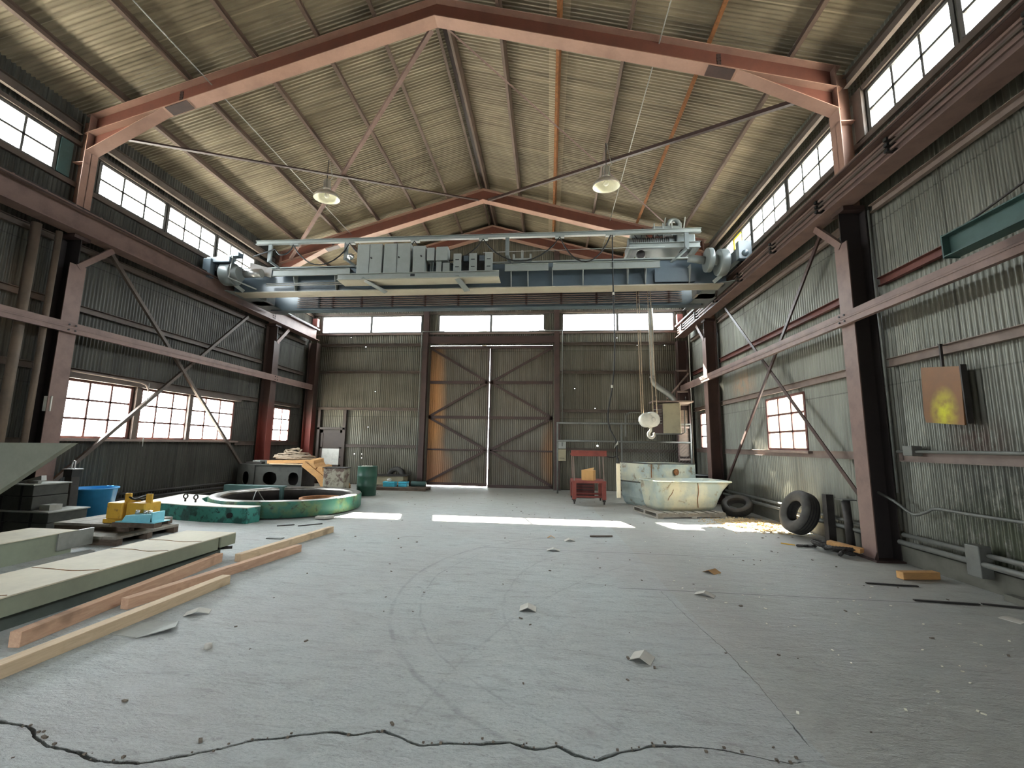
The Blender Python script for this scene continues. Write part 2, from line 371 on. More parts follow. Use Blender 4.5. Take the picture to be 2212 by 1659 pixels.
def arc(cx, cy_, r, wdt, colr, amt, lim=None):
    global col
    dx = t.math('SUBTRACT', fx, cx); dyy = t.math('SUBTRACT', fy, cy_)
    d = t.math('SQRT', t.math('ADD', t.math('MULTIPLY', dx, dx), t.math('MULTIPLY', dyy, dyy)))
    d = t.math('ABSOLUTE', t.math('ADD', t.math('SUBTRACT', d, r), wob))
    f = t.ramp(d, wdt*.25, wdt, (1,1,1,1), (0,0,0,1))
    f = t.math('MULTIPLY', f, t.ramp(t.noise(t.coord(), 4, 5, .7), .35, .6))
    if lim is not None: f = t.math('MULTIPLY', f, t.math('LESS_THAN', fx, lim))
    col = t.mix(t.math('MULTIPLY', f, amt), col, hx(*colr))
arc(1.5, 5.2, 3.12, .03, (.16,.16,.16), .45, .3); arc(1.5, 5.2, 3.0, .04, (.42,.44,.42), .3, .3); arc(1.5, 5.2, 2.85, .015, (.17,.17,.17), .4, .3)
arc(2.6, 4.9, 3.05, .02, (.17,.17,.17), .3, 1.0); arc(2.6, 4.9, 2.9, .05, (.42,.44,.42), .2, 1.0)
arc(6.0, 1.5, 6.9, .02, (.17,.17,.17), .3, 1.4); arc(6.3, 1.5, 6.9, .06, (.42,.44,.42), .18, 1.4)
arc(-3.5, 12.5, 7.0, .02, (.17,.17,.17), .2); arc(3.4, 10.5, 4.6, .04, (.42,.43,.42), .2)
for a_, lo, hi in ((7.05, -1, 3), (5.35, .8, 4.0)):
    f = t.ramp(t.math('ABSOLUTE', t.math('ADD', t.math('SUBTRACT', fy, a_), t.math('MULTIPLY', wob, .12))), .004, .013, (1,1,1,1), (0,0,0,1))
    f = t.math('MULTIPLY', f, t.math('MULTIPLY', t.math('GREATER_THAN', fx, lo), t.math('LESS_THAN', fx, hi)))
    col = t.mix(t.math('MULTIPLY', f, .7), col, hx(.09,.09,.09))
# pale paint spatter right of the joint
sp1 = t.ramp(t.noise(t.coord((1,1.6,1)), 11, 3, .8), .70, .73)
msk = t.ramp(t.noise(t.coord(), .7, 2), .45, .6)
col = t.mix(t.math('MULTIPLY', t.math('MULTIPLY', sp1, msk), .8), col, hx(.62,.62,.58))
hgt = t.math('ADD', t.math('ADD', t.math('MULTIPLY', g4, 1.0), t.math('MULTIPLY', g5, .55)), t.math('MULTIPLY', g3, .22))
t.bump(hgt, .9, .035)
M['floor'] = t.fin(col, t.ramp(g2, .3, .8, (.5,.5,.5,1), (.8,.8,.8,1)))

# ================================================================ THE SHELL
def corr(name, fn, u0, u1, vl, op, mat, pitch=.0762, amp=.0095, seg=6, top=None):
    n = int((u1-u0)/pitch*seg); us = [u0 + (u1-u0)*i/n for i in range(n+1)]
    vs = sorted(set(list(vl) + [x for o in op for x in (o[2], o[3])])); k = len(vs)
    V = []; F = []
    for i, u in enumerate(us):
        a = amp*math.sin(2*PI*(u-u0)/pitch)
        for j, v in enumerate(vs):
            if top and j == k-1: v = top(u)
            V.append(fn(u, v, a))
    for i in range(n):
        uc = (us[i]+us[i+1])/2
        for j in range(k-1):
            vc = (vs[j]+vs[j+1])/2
            if any(o[0] < uc < o[1] and o[2] < vc < o[3] for o in op): continue
            F.append((i*k+j, (i+1)*k+j, (i+1)*k+j+1, i*k+j+1))
    me = bpy.data.meshes.new(name); me.from_pydata(V, [], F); me.polygons.foreach_set('use_smooth', [True]*len(F))
    me.materials.append(mat); me.update()
    o = bpy.data.objects.new(name, me); COL.objects.link(o); return o
ZW0, ZW1 = 1.60, 2.77
ZC0, ZC1 = 6.77, 7.50
left_low = [(7.72,9.13,3),(9.35,10.72,3),(10.80,12.45,3),(13.98,15.40,3)]
right_low = [(9.41,10.99,3),(14.02,15.55,3)]
cl_l = [(2.05,3.6),(3.68,5.22),(5.30,6.90),(7.72,9.36),(9.43,11.02),(11.10,12.72),(14.1,15.7)]
cl_r = [(2.05,3.6),(3.75,5.38),(5.46,6.99),(7.78,9.40),(9.47,11.09),(11.16,12.78),(14.1,15.7)]
backw = [(-9.20,-5.02),(-4.33,-.14),(.54,4.72)]
ZB0, ZB1 = 5.97, 6.67
DX0, DX1, DZ = -4.62, .17, 5.43
ol = [(a,b,ZW0,ZW1) for a,b,_ in left_low] + [(a,b,ZC0,ZC1) for a,b in cl_l]
orr = [(a,b,ZW0,ZW1) for a,b,_ in right_low] + [(a,b,ZC0,ZC1) for a,b in cl_r]
ob = [(a,b,ZB0,ZB1) for a,b in backw] + [(DX0,DX1,-.1,DZ), (-8.91,-8.01,-.1,2.0)]
# small holes rusted or shot through the sheets of the end wall
for hxx, hz, hs in [(-8.95,5.52,.03),(-7.95,5.80,.02),(-7.30,5.40,.03),(-6.8,3.6,.014),(-7.0,2.2,.014),(-7.5,1.15,.02),(-7.2,1.15,.016),(-7.2,1.0,.016),
                   (1.0,3.75,.018),(1.75,3.0,.018),(1.83,1.62,.075),(3.35,5.42,.02),(3.9,5.35,.02),(4.35,5.40,.02),(2.6,5.70,.016),(3.55,4.35,.016),(3.7,4.35,.016)]:
    ob.append((hxx-hs*.3-.004, hxx+hs*.3+.004, hz-hs*.3, hz+hs*.3))
hr = rz(XL)+.05
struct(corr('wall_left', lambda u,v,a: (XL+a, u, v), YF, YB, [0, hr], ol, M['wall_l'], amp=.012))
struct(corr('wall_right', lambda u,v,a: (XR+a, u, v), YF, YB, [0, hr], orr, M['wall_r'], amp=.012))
struct(corr('wall_back', lambda u,v,a: (u, YB+a, v), XL-.08, XR+.08, [0, 8.0, 9.0], ob, M['wall_b'], top=lambda u: rz(u)+.03))
struct(corr('wall_front', lambda u,v,a: (u, YF+a, v), XL, XR, [0, 8.0, 9.0], [(-3.4,-2.0,-.1,2.4)], M['wall_b'], top=lambda u: rz(u)+.03, seg=4))
# roof: ribs run down the slope
def roof_side(name, x0, x1):
    return struct(corr(name, lambda u,v,a: (v, u, rz(v)+a), YF, YB+.1, [min(x0,x1), (x0+x1)/2, max(x0,x1)], [], M['roof'], amp=.010))
roof_side('ceiling_left', XL-.4, XA); roof_side('ceiling_right', XA, XR+.4)

# floor with a long crack and a straight joint cut into it
CR = [(-9.0,2.75),(-7,2.6),(-5.5,2.72),(-4.2,2.5),(-3.6,2.45),(-3.05,2.40),(-2.88,2.39),(-2.72,2.31),(-2.59,2.26),(-2.40,2.24),(-2.24,2.20),(-2.02,2.21),(-1.84,2.29),(-1.70,2.36),(-1.55,2.45),(-1.40,2.49),
      (-1.24,2.55),(-1.08,2.55),(-.91,2.60),(-.80,2.56),(-.68,2.51),(-.56,2.54),(-.36,2.56),(-.20,2.60),(-.06,2.55),(.05,2.60),(.15,2.54),(.26,2.52),(.40,2.60),(.55,2.66),(.72,2.68),(.94,2.68),(1.11,2.64),(1.25,2.62),(1.38,2.66)]
def crack_outline(P, wf):
    Q = []
    for i in range(len(P)-1):
        a, b = Vector(P[i]+(0,)), Vector(P[i+1]+(0,)); n = max(2, int((b-a).length/.018))
        for k in range(n): Q.append(a + (b-a)*k/n)
    Q.append(Vector(P[-1]+(0,)))
    A = []; B = []
    for i, p in enumerate(Q):
        d = Q[min(i+1,len(Q)-1)] - Q[max(i-1,0)]; d.normalize(); nn = Vector((-d.y, d.x, 0))
        t_ = i/(len(Q)-1); e = min(1, t_*12+.15, (1-t_)*10+.12)
        j = noise.noise(p*9)*.010 + noise.noise(p*31)*.006
        wa = wf*e*(.5 + .9*abs(noise.noise(p*5+Vector((3,1,0))))) + max(0, noise.noise(p*3.3+Vector((9,2,0)))-.25)*.03
        A.append(p + nn*(j+wa)); B.append(p + nn*(j - wa*.6))
    return A + B[::-1]
hole1 = crack_outline(CR, .020)
JT = [(1.425,2.72),(1.44,3.39),(1.42,3.93),(1.33,4.6),(1.27,5.3)]
hole2 = crack_outline(JT, .005)
outer = [Vector((XL-.1,YF-.5,0)), Vector((XR+.1,YF-.5,0)), Vector((XR+.1,YB+.3,0)), Vector((XL-.1,YB+.3,0))]
tris = tessellate_polygon([outer, hole1, hole2])
allp = outer + hole1 + hole2
bm = bmesh.new(); bv = [bm.verts.new(p) for p in allp]
for a, b, c_ in tris:
    if len({a,b,c_}) == 3:
        try: bm.faces.new((bv[a], bv[b], bv[c_]))
        except ValueError: pass
bmesh.ops.recalc_face_normals(bm, faces=bm.faces)
if sum(f.normal.z for f in bm.faces) < 0: bmesh.ops.reverse_faces(bm, faces=bm.faces)
o0 = 4
for hl in (hole1, hole2):
    k = len(hl); lo = [bm.verts.new((p.x, p.y, -.06)) for p in hl]
    for i in range(k):
        j = (i+1) % k
        bm.faces.new((bv[o0+i], bv[o0+j], lo[j], lo[i]))
    o0 += k
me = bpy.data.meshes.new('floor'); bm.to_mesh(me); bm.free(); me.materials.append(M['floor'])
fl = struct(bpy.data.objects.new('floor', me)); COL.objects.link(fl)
MB().box(XL-.1, XR+.1, YF-.5, YB+.3, -.16, -.055).build('crack_bed', M['crackdirt'], fl)
# loose rubble along the crack
rb = MB()
for i in range(150):
    k = R.randrange(5, len(hole1)//2-5); p = hole1[k] + Vector((R.gauss(0,.012), R.gauss(-.004,.014), 0)); s_ = R.uniform(.002,.0065)
    rb.box(p.x-s_, p.x+s_*1.4, p.y-s_, p.y+s_, 0, s_*1.3)
tag(rb.build('crack_rubble', M['dirt']), 'crumbled concrete grit lying along the long floor crack in the foreground', 'rubble', kind='stuff')

# yard outside
gm = MB(); gm.box(-60, 60, -40, 80, -.22, -.17); struct(gm.build('floor_yard', M['out_ground']))
# neighbouring shed seen through the right-hand windows
nb = thing('neighbour_shed', 'pale shed wall outside, seen through the low panes of the right wall', 'shed', (10.5, 12, -.17))
MB().box(10.5, 13, 6, 22, -.17, 4.6).build('wall_panel', M['out_wall'], nb)
MB().box(10.3, 13, 5.8, 22.2, 4.6, 4.7).build('roof_edge', M['galv'], nb)

# added unseen post outside, blocks sun through the gap between the door leaves
struct(MB().box(-2.90, -2.71, YB+2.1, YB+2.3, -.17, 7.6).build('trim_yard_post', M['galv']))

# windows -------------------------------------------------------------
wn = [0]
def window(plane, pos, a0, a1, z0, z1, cols, rows, mat, fr=.04, mun=.042, dep=.05, yellow=None, midpost=None):
    wn[0] += 1; nm = 'window_%d' % wn[0]; b = MB()
    def B(u0,u1,v0,v1,d=dep):
        if plane == 'x': b.box(pos-d/2, pos+d/2, u0, u1, v0, v1)
        else: b.box(u0, u1, pos-d/2, pos+d/2, v0, v1)
    B(a0-fr/2,a0+fr,z0,z1); B(a1-fr,a1+fr/2,z0,z1); B(a0,a1,z0-fr/2,z0+fr*.8); B(a0,a1,z1-fr*.8,z1+fr/2)
    for i in range(1, cols):
        u = a0+(a1-a0)*i/cols; B(u-mun/2,u+mun/2,z0,z1,dep*.6)
    for j in range(1, rows):
        v = z0+(z1-z0)*j/rows; B(a0,a1,v-mun/2,v+mun/2,dep*.6)
    o = struct(b.build(nm, mat))
    g = MB(); gy = MB()
    cw, rh = (a1-a0)/cols, (z1-z0)/rows
    for i in range(cols):
        for j in range(rows):
            u0, u1, v0, v1 = a0+cw*i+mun/2, a0+cw*(i+1)-mun/2, z0+rh*j+mun/2, z0+rh*(j+1)-mun/2
            q = gy if yellow == (i, j) else g
            if plane == 'x': q.add([(pos,u0,v0),(pos,u1,v0),(pos,u1,v1),(pos,u0,v1)], [(0,1,2,3)])
            else: q.add([(u0,pos,v0),(u1,pos,v0),(u1,pos,v1),(u0,pos,v1)], [(0,1,2,3)])
    g.build('window_pane', M['glass'], o)
    if gy.v: gy.build('window_pane', M['glass_y'], o, label='yellow glass pane')
    nrm = {'x': (1 if pos < 0 else -1, 0, 0), 'y': (0, -1, 0)}[plane]
    c_ = (pos, (a0+a1)/2, (z0+z1)/2) if plane == 'x' else ((a0+a1)/2, pos, (z0+z1)/2)
    pp = Vector(c_) - Vector(nrm)*.12
    portal('window_daylight', pp, (a1-a0+.1, z1-z0+.1) , nrm)
    return o
for a,b,c_ in left_low: window('x', XL, a, b, ZW0, ZW1, c_, 3, M['frame_r'])
for a,b,c_ in right_low: window('x', XR, a, b, ZW0, ZW1, c_, 3, M['frame_r'])
for a,b in cl_l: window('x', XL, a, b, ZC0, ZC1, 3, 2, M['frame_g'])
for a,b in cl_r: window('x', XR, a, b, ZC0, ZC1, 3, 2, M['frame_g'], yellow=(1,1) if 11 < a < 12 else None)
for a,b in backw: window('y', YB, a, b, ZB0, ZB1, 2, 1, M['frame_g'], mun=.09)
portal('rear_door_daylight', (-2.7, YF-.1, 1.2), (1.5, 2.5), (0,1,0))
# sills, heads and trim
tn = [0]
def trim(mb, mat, parent=None):
    tn[0] += 1; return struct(mb.build('trim_%d' % tn[0], mat))
trim(MB().box(XL+.02, XL+.16, 7.5, 12.6, ZW0-.07, ZW0-.015), M['girt_p']); trim(MB().box(XL+.02, XL+.14, 7.55, 12.6, ZW1+.02, ZW1+.10), M['girt'])
for y in (9.24, 10.76): trim(MB().box(XL+.0, XL+.09, y-.06, y+.06, ZW0-.02, ZW1+.02), M['girt'])
trim(MB().box(XR-.14, XR-.02, 9.2, 11.15, ZW0-.07, ZW0-.02), M['girt_p'])
for x, pm in ((XL, 1), (XR, -1)):
    for z0, z1 in ((ZC0-.13, ZC0-.03), (ZC1+.03, ZC1+.12)):
        trim(MB().box(min(x+pm*.01, x+pm*.07), max(x+pm*.01, x+pm*.07), YF, YB-.05, z0, z1), M['girt'])
for x in (XR-.06, ):
    trim(MB().box(x-.03, x+.03, 7.02, 7.22, ZC0-.05, ZC1+.1), M['girt'])
trim(MB().box(XL+.02, XL+.05, 6.93, 7.15, ZC0, ZC1), M['teal'])
trim(MB().box(DX0-.1, DX1+.1, YB-.16, YB-.02, DZ+.06, DZ+.34), M['steel_d'])   # door header
trim(MB().box(XL, XR, YB-.07, YB-.02, ZB0-.09, ZB0-.03), M['girt_p'])
trim(MB().box(XL, XR, YB-.07, YB-.02, ZB1+.03, ZB1+.10), M['girt'])
# low concrete curb along the side walls
struct(MB().box(XR-.10, XR+.10, YF, YB-.2, 0, .24).build('baseboard_right', M['conc']))
struct(MB().box(XL-.10, XL+.10, YF, YB-.2, 0, .20).build('baseboard_left', M['conc']))

# big double door in the end wall --------------------------------------
def leaf(nm, x0, x1, z0, tilt, free):      # free: +1 the free edge is on the +x side
    Y = YB + .11; zt = DZ-.003
    def sh(z, x): return x + tilt*(z-2.0)*(1 if (x == x1) == (free > 0) else 0)
    b = MB()
    def X0(z): return x0 + (tilt*(zt-z) if free < 0 else 0)
    def X1(z): return x1 + (tilt*(zt-z) if free > 0 else 0)
    o = struct(corr(nm, lambda u,v,a: (X0(v)+(X1(v)-X0(v))*u, Y+a, v), 0, 1, [z0, 2.4, zt], [], M['doorsheet'], pitch=.0762/(x1-x0), amp=.0095))
    fr = MB(); ym = Y-.05
    zs = [z0+.05, 1.38, 2.62, 3.98, zt-.05]
    for k, z in enumerate(zs): fr.bar((X0(z),ym,z), (X1(z),ym,z), .05, .06 if k in (1,) else .11)
    for q in (X0, X1): fr.bar((q(z0)+(.04 if q is X0 else -.04),ym,z0), (q(zt)+(.04 if q is X0 else -.04),ym,zt), .05, .08, (0,1,0))
    fr.build('door_frame', M['steel_d'], o)
    dg = MB(); inn = X1 if free > 0 else X0; out = X0 if free > 0 else X1; e = .05*free
    zz = [(out, zt-.08), (inn, 3.98), (out, 2.62), (inn, 1.38), (out, z0+.08)]
    for i in range(4):
        (f0,a),(f1,b_) = zz[i], zz[i+1]
        s0 = e if f0 is out else -e; s1 = e if f1 is out else -e
        dg.bar((f0(a)+s0,ym-.01,a), (f1(b_)+s1,ym-.01,b_), .03, .085)
    dg.build('door_brace', M['steel_d'], o)
    return o
trim(MB().box(DX0-.3, DX1+.3, YB+.03, YB+.62, 5.64, 5.70), M['galv'])  # added unseen hood, keeps sun out of the slit above the door
leaf('door_1', DX0-.06, -2.260, .045, -.0035, 1)
leaf('door_2', -2.256, DX1+.06, .003, -.001, -1)
# personnel door
d3 = MB(); x0, x1, Y = -8.93, -7.99, YB-.02
for a,b,z0,z1 in ((x0,x0+.12,0,2.06),(x1-.12,x1,0,2.06),(x0,x1,1.95,2.06),(x0,x1,0,.2),(x0,x1,.62,.72),(x0,x1,1.34,1.40)): d3.box(a,b,Y-.02,Y+.02,z0,z1)
d3 = struct(d3.build('door_3', M['brownpaint']))
MB().box(x0+.1,x1-.1,Y,Y+.01,1.38,1.97).build('door_panel', M['brownpaint'], d3)
MB().box(x0+.1,x1-.1,Y,Y+.01,.18,.66).build('door_panel', M['brownpaint'], d3)
MB().box(x0+.11,x1-.11,Y-.012,Y+.008,.72,1.35).build('door_light', M['white'], d3, label='pale papered-over glazing')
MB().cyl((x1-.07,Y-.02,1.02),(x1-.07,Y-.07,1.02),.025).build('door_handle', M['black'], d3)
dt = MB()
for a,b,z0,z1 in ((x0-.10,x0,0,2.85),(x1,x1+.12,0,2.85),(x0-.1,x1+.1,2.08,2.16)): dt.box(a,b,YB-.12,YB-.015,z0,z1)
trim(dt, M['brownpaint'])

# ================================================================ STEEL FRAME
side_of = {-1: 'left', 1: 'right'}
frn = {.9: 'frame overhead of the viewer', 7.3: 'nearest visible frame', 13.7: 'second frame'}
def bolts(b, pts, r=.014, d=(0,-1,0), h=.012):
    for p in pts:
        p = Vector(p); b.cyl(p, p+Vector(d)*h, r, n=6)
def rafter(y, s, near):
    nm = {7.3:'nearest roof frame', 13.7:'second roof frame, above the bridge crane', 16.2:'gable frame against the end wall', .9:'frame behind the viewer'}[y]
    t_ = thing('roof_rafter', 'red-brown steel rafter, %s half of the %s' % (side_of[s], nm), 'rafter', (XA+s*3.5, y, 9.2))
    D = .40 if y < 16 else .36; bot = -.20-D; n_ = Vector((0,0,1))
    def P(x, dz): return (x, y, rz(x, dz))
    xe = XA + s*7.22
    w_ = MB()
    w_.poly([P(XA,-.215), P(XA+s*7.16,-.215), P(XA+s*7.16, bot), P(XA, bot)], (0,.012,0)); 
    if y < 16:   # haunch web
        w_.poly([P(XA+s*5.75, bot), P(XA+s*7.16, bot), (XA+s*7.16, y, rz(XA+s*7.16, bot)-.42)], (0,.012,0))
    w_.build('web', M['raft_w'], t_)
    f_ = MB(); q = .13
    for a, b in ((-.215,-.20), (bot-.015, bot)):
        f_.poly([(XA, y-q, rz(XA,a)), (xe, y-q, rz(xe,a)), (xe, y-q, rz(xe,b)), (XA, y-q, rz(XA,b))], (0,2*q,0))
    f_.build('flange', M['raft_f'], t_)
    if y < 16:
        h_ = MB(); xa_, xb_ = XA+s*5.55, XA+s*7.16
        za, zb = rz(xa_, bot-.016), rz(xb_, bot)-.42
        h_.poly([(xa_, y-.12, za), (xb_, y-.12, zb), (xb_, y-.12, zb+.014), (xa_, y-.12, za+.014)], (0,.24,0))
        h_.build('haunch_flange', M['raft_f'], t_)
        sp_ = MB(); xs = XA+s*5.25; sb_ = MB(); sb_.box(min(xs-s*.01,xs+s*.06), max(xs-s*.01,xs+s*.06), y-.006, y-.0005, rz(xs,-.54), rz(xs,-.25))
        for k in range(5): bolts(sb_, [(xs, y-.001, rz(xs, -.27-.06*k)), (xs+s*.05, y-.001, rz(xs, -.27-.06*k))])
        sp_.poly([(xs-s*.2, y-.11, rz(xs-s*.2, bot-.028)), (xs+s*.25, y-.11, rz(xs+s*.25, bot-.028)), (xs+s*.25, y-.11, rz(xs+s*.25, bot-.015)), (xs-s*.2, y-.11, rz(xs-s*.2, bot-.015))], (0,.22,0))
        sb_.build('bolted_strap', M['steel_d'], t_)
        sp_.build('splice_plate', M['steel_d'], t_)
    return t_
for y in (7.3, 13.7, 16.2):
    for s in (-1, 1): rafter(y, s, 0)
def column(y, s, nm, low=True):
    xw = XR-.02 if s > 0 else XL+.02; xi = XA + s*7.02           # inner flange face
    bay = nm
    t_ = thing('steel_column', 'steel column against the %s wall, %s' % (side_of[s], nm), 'column', (xi, y, 0))
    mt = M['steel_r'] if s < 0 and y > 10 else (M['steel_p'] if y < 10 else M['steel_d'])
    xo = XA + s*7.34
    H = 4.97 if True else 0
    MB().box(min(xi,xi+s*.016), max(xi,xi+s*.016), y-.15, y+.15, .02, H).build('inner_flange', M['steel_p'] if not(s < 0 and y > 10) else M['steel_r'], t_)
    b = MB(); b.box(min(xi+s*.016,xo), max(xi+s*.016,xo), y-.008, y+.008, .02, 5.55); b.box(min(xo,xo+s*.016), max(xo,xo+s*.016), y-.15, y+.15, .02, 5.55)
    b.build('web', M['steel_shaded'] if y < 10 else mt, t_)
    b = MB(); b.box(min(xi-s*.06,xo+s*.04), max(xi-s*.06,xo+s*.04), y-.22, y+.22, 0, .025)
    b.poly([(xi-s*.05,y-.16,.025),(xi,y-.16,.025),(xi,y-.16,.14)], (0,.012,0)); b.build('base_plate', M['steel_d'], t_)
    # brace to the runway
    b = MB(); b.bar((xi+s*.02, y, 4.93), (xi+s*.02, y+.62, 5.56), .11, .06, (s,0,0)); b.build('knee_brace', M['steel_p'], t_)
    b = MB(); b.box(min(xi,xo), max(xi,xo), y-.15, y+.15, 5.50, 5.57); b.build('cap_plate', M['steel_d'], t_)
    # upper shaft beside the windows
    b = MB(); xu = XA+s*7.12; xv = XA+s*7.38
    b.box(min(xu,xu+s*.014), max(xu,xu+s*.014), y-.13, y+.13, 5.57, rz(xu,-.22)); b.box(min(xu,xv), max(xu,xv), y-.006, y+.006, 5.57, rz(xv,-.22))
    b.box(min(xu,xv), max(xu,xv), y-.12, y+.12, 7.12, 7.135)
    b.build('upper_shaft', M['raft_f'], t_)
    return t_
for s in (-1, 1):
    column(7.3, s, 'nearest one, under the first rafter'); column(13.7, s, 'farther one, near the end wall')
    # corner columns
    t_ = thing('steel_column', 'dark corner column where the %s wall meets the end wall' % side_of[s], 'column', (XA+s*7.05, 16.2, 0))
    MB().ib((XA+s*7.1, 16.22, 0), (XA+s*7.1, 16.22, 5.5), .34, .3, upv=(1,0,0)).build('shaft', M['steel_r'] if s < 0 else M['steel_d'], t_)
    MB().box(XA+s*7.1-.22, XA+s*7.1+.22, 16.02, 16.42, 0, .02).build('base_plate', M['steel_d'], t_)
# wind posts of the end wall
for x, nm in ((DX0-.16, 'left jamb post of the big double door'), (DX1+.16, 'right jamb post of the big double door')):
    t_ = thing('wind_post', 'dark steel post rising up the end wall, ' + nm, 'post', (x, 16.3, 0))
    MB().ib((x, 16.3, .02), (x, 16.3, rz(x,-.55)), .2, .2, upv=(0,1,0)).build('shaft', M['steel_d'], t_)
    MB().box(x-.13, x+.13, 16.18, 16.42, 0, .02).build('base_plate', M['steel_d'], t_)
# conduits on the end wall
for x, z0, nm in ((DX0-.30, 1.2, 'thin grey conduit beside the left jamb of the double door'), (DX1+.36, 2.4, 'thin grey conduit beside the right jamb of the double door')):
    tag(MB().tube([(x,16.17,z0),(x,16.17,5.85),(x+.02,16.17,5.93),(x+(.9 if x<-2 else -.9),16.17,5.94)], .02).build('conduit', M['pipe']), nm, 'conduit')
# girts -----------------------------------------------------------------
for s, x, pm in ((-1, XL, 1), (1, XR, -1)):
    for z, nm in ((1.52,'lowest'), (2.93,'middle'), (4.22,'upper'), (5.45,'top')):
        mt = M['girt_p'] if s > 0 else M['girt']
        if s > 0 and z > 4 and z < 5: mt = M['steel_rr']
        for a0, a1, by in ((.95, 7.08, 'on this side of the nearest column'), (7.52, 13.48, 'between the two columns'), (13.92, 16.0, 'beyond the farther column')):
            b = MB()
            if s < 0 and z < 2 and 7 < a0 < 8: a0 = 12.6
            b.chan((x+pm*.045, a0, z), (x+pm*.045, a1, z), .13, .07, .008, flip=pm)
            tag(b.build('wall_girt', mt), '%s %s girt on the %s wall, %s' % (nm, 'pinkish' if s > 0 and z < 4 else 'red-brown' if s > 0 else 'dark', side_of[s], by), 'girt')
    # middle rail across the columns
    xi = XA + s*7.02; b = MB(); b.chan((xi-s*.075, YF, 3.70), (xi-s*.075, 16.0, 3.70), .20, .07, .01, flip=s)
    b.chan((xi-s*.078, YF, 3.70), (xi-s*.078, 16.0, 3.70), .03, .006, .003, flip=-s)
    tag(b.build('wall_rail', M['steel_p']), 'long pinkish channel rail bolted across the %s columns above the windows' % side_of[s], 'rail')
    b = MB()
    for y in (7.3, 13.7):
        for dy in (-.06, .06):
            for dz in (-.05, .05): b.cyl((xi-s*.08, y+dy, 3.7+dz), (xi-s*.095, y+dy, 3.7+dz), .016, n=6)
    bo = b.build('rail_bolt', M['black']); bo['kind'] = 'structure'; bo.name = 'trim_rail_bolts_' + side_of[s]
for z, nm in ((1.47,'lowest'), (2.90,'middle'), (4.36,'upper'), (5.46,'top')):
    for a0, a1, sd_ in ((XA-6.9, DX0-.27, 'left'), (DX1+.27, XA+6.9, 'right')):
        b = MB()
        if z < 2 and sd_ == 'left': a0 = -7.86
        b.chan((a0, YB-.05, z), (a1, YB-.05, z), .11, .07, .008, flip=1)
        tag(b.build('wall_girt', M['girt']), '%s girt on the end wall, %s of the big door' % (nm, sd_), 'girt')
# cross braces ------------------------------------------------------------
for s, x in ((-1, XA-7.16), (1, XA+7.14)):
    for (a, b_, dx), nm in ((((8.0, 5.52), (13.0, .55), 0), 'falling away toward the end wall'), (((12.4, 5.5), (7.5, .7), s*.03), 'rising away toward the end wall')):
        mb = MB(); mb.ang((x+dx, a[0], a[1]), (x+dx, b_[0], b_[1]), .07, .007, (s,0,0))
        tag(mb.build('cross_brace', M['steel_d'] if s > 0 else M['girt']), 'long diagonal angle brace on the %s wall, %s' % (side_of[s], nm), 'brace')
for s in (-1, 1):
    xe = XA+s*6.75
    zz = lambda x, d=-.62: rz(x, d)
    b = MB(); b.ang((xe, 7.45, zz(xe,-.70)), (XA+s*.15, 13.6, zz(XA+s*.15)), .075, .007)
    tag(b.build('roof_brace', M['steel_d']), 'roof brace from the near %s eave up to the second frame ridge' % side_of[s], 'brace')
    b = MB(); b.ang((XA+s*.15, 7.45, zz(XA+s*.15,-.57)), (xe, 13.55, zz(xe)), .085 if s < 0 else .04, .007)
    tag(b.build('roof_brace', M['steel_p']), 'roof brace from the near ridge down to the %s eave of the second frame' % side_of[s], 'brace')
# purlins -----------------------------------------------------------------
offs = (1.26, 2.42, 3.70, 5.10, 6.46)
nms = ('first purlin down from the ridge', 'second purlin down from the ridge', 'third purlin down from the ridge', 'fourth purlin down from the ridge', 'lowest purlin above the eave windows')
for s in (-1, 1):
    for k, (o_, nm) in enumerate(zip(offs, nms)):
        x = XA+s*o_ + (.03 if s > 0 else 0)
        rusty = s > 0 and k in (1, 3)
        b = MB(); b.chan((x, YF, rz(x,-.105)), (x, YB-.1, rz(x,-.105)), .19, .065, .007, upv=(s*.28,0,.96), flip=-s)
        ob_ = b.build('roof_purlin', M['rust'] if rusty else M['purlin'])
        tag(ob_, '%s steel purlin on the %s roof slope, %s' % ('rusty' if rusty else 'brown', side_of[s], nm), 'purlin')
    x = XA+s*.17; b = MB(); b.chan((x, YF, rz(x,-.105)), (x, YB-.1, rz(x,-.105)), .19, .065, .007, upv=(s*.28,0,.96), flip=-s)
    tag(b.build('roof_purlin', M['purlin']), 'ridge purlin just %s of the peak of the roof' % side_of[s], 'purlin')
b = MB(); b.box(XA-.05, XA+.05, YF, YB-.1, rz(XA,-.06), rz(XA,-.02)); trim(b, M['steel_d'])
# eave struts
for s in (-1, 1):
    for a0, a1, by in ((.95, 7.16, 'nearest bay'), (7.44, 13.56, 'middle bay'), (13.84, 16.2, 'last bay')):
        x = XA+s*7.28; b = MB(); b.chan((x, a0, 7.80), (x, a1, 7.80), .2, .07, .008, flip=-s)
        tag(b.build('eave_strut', M['girt']), 'dark eave strut above the %s clerestory windows, %s' % (side_of[s], by), 'strut')
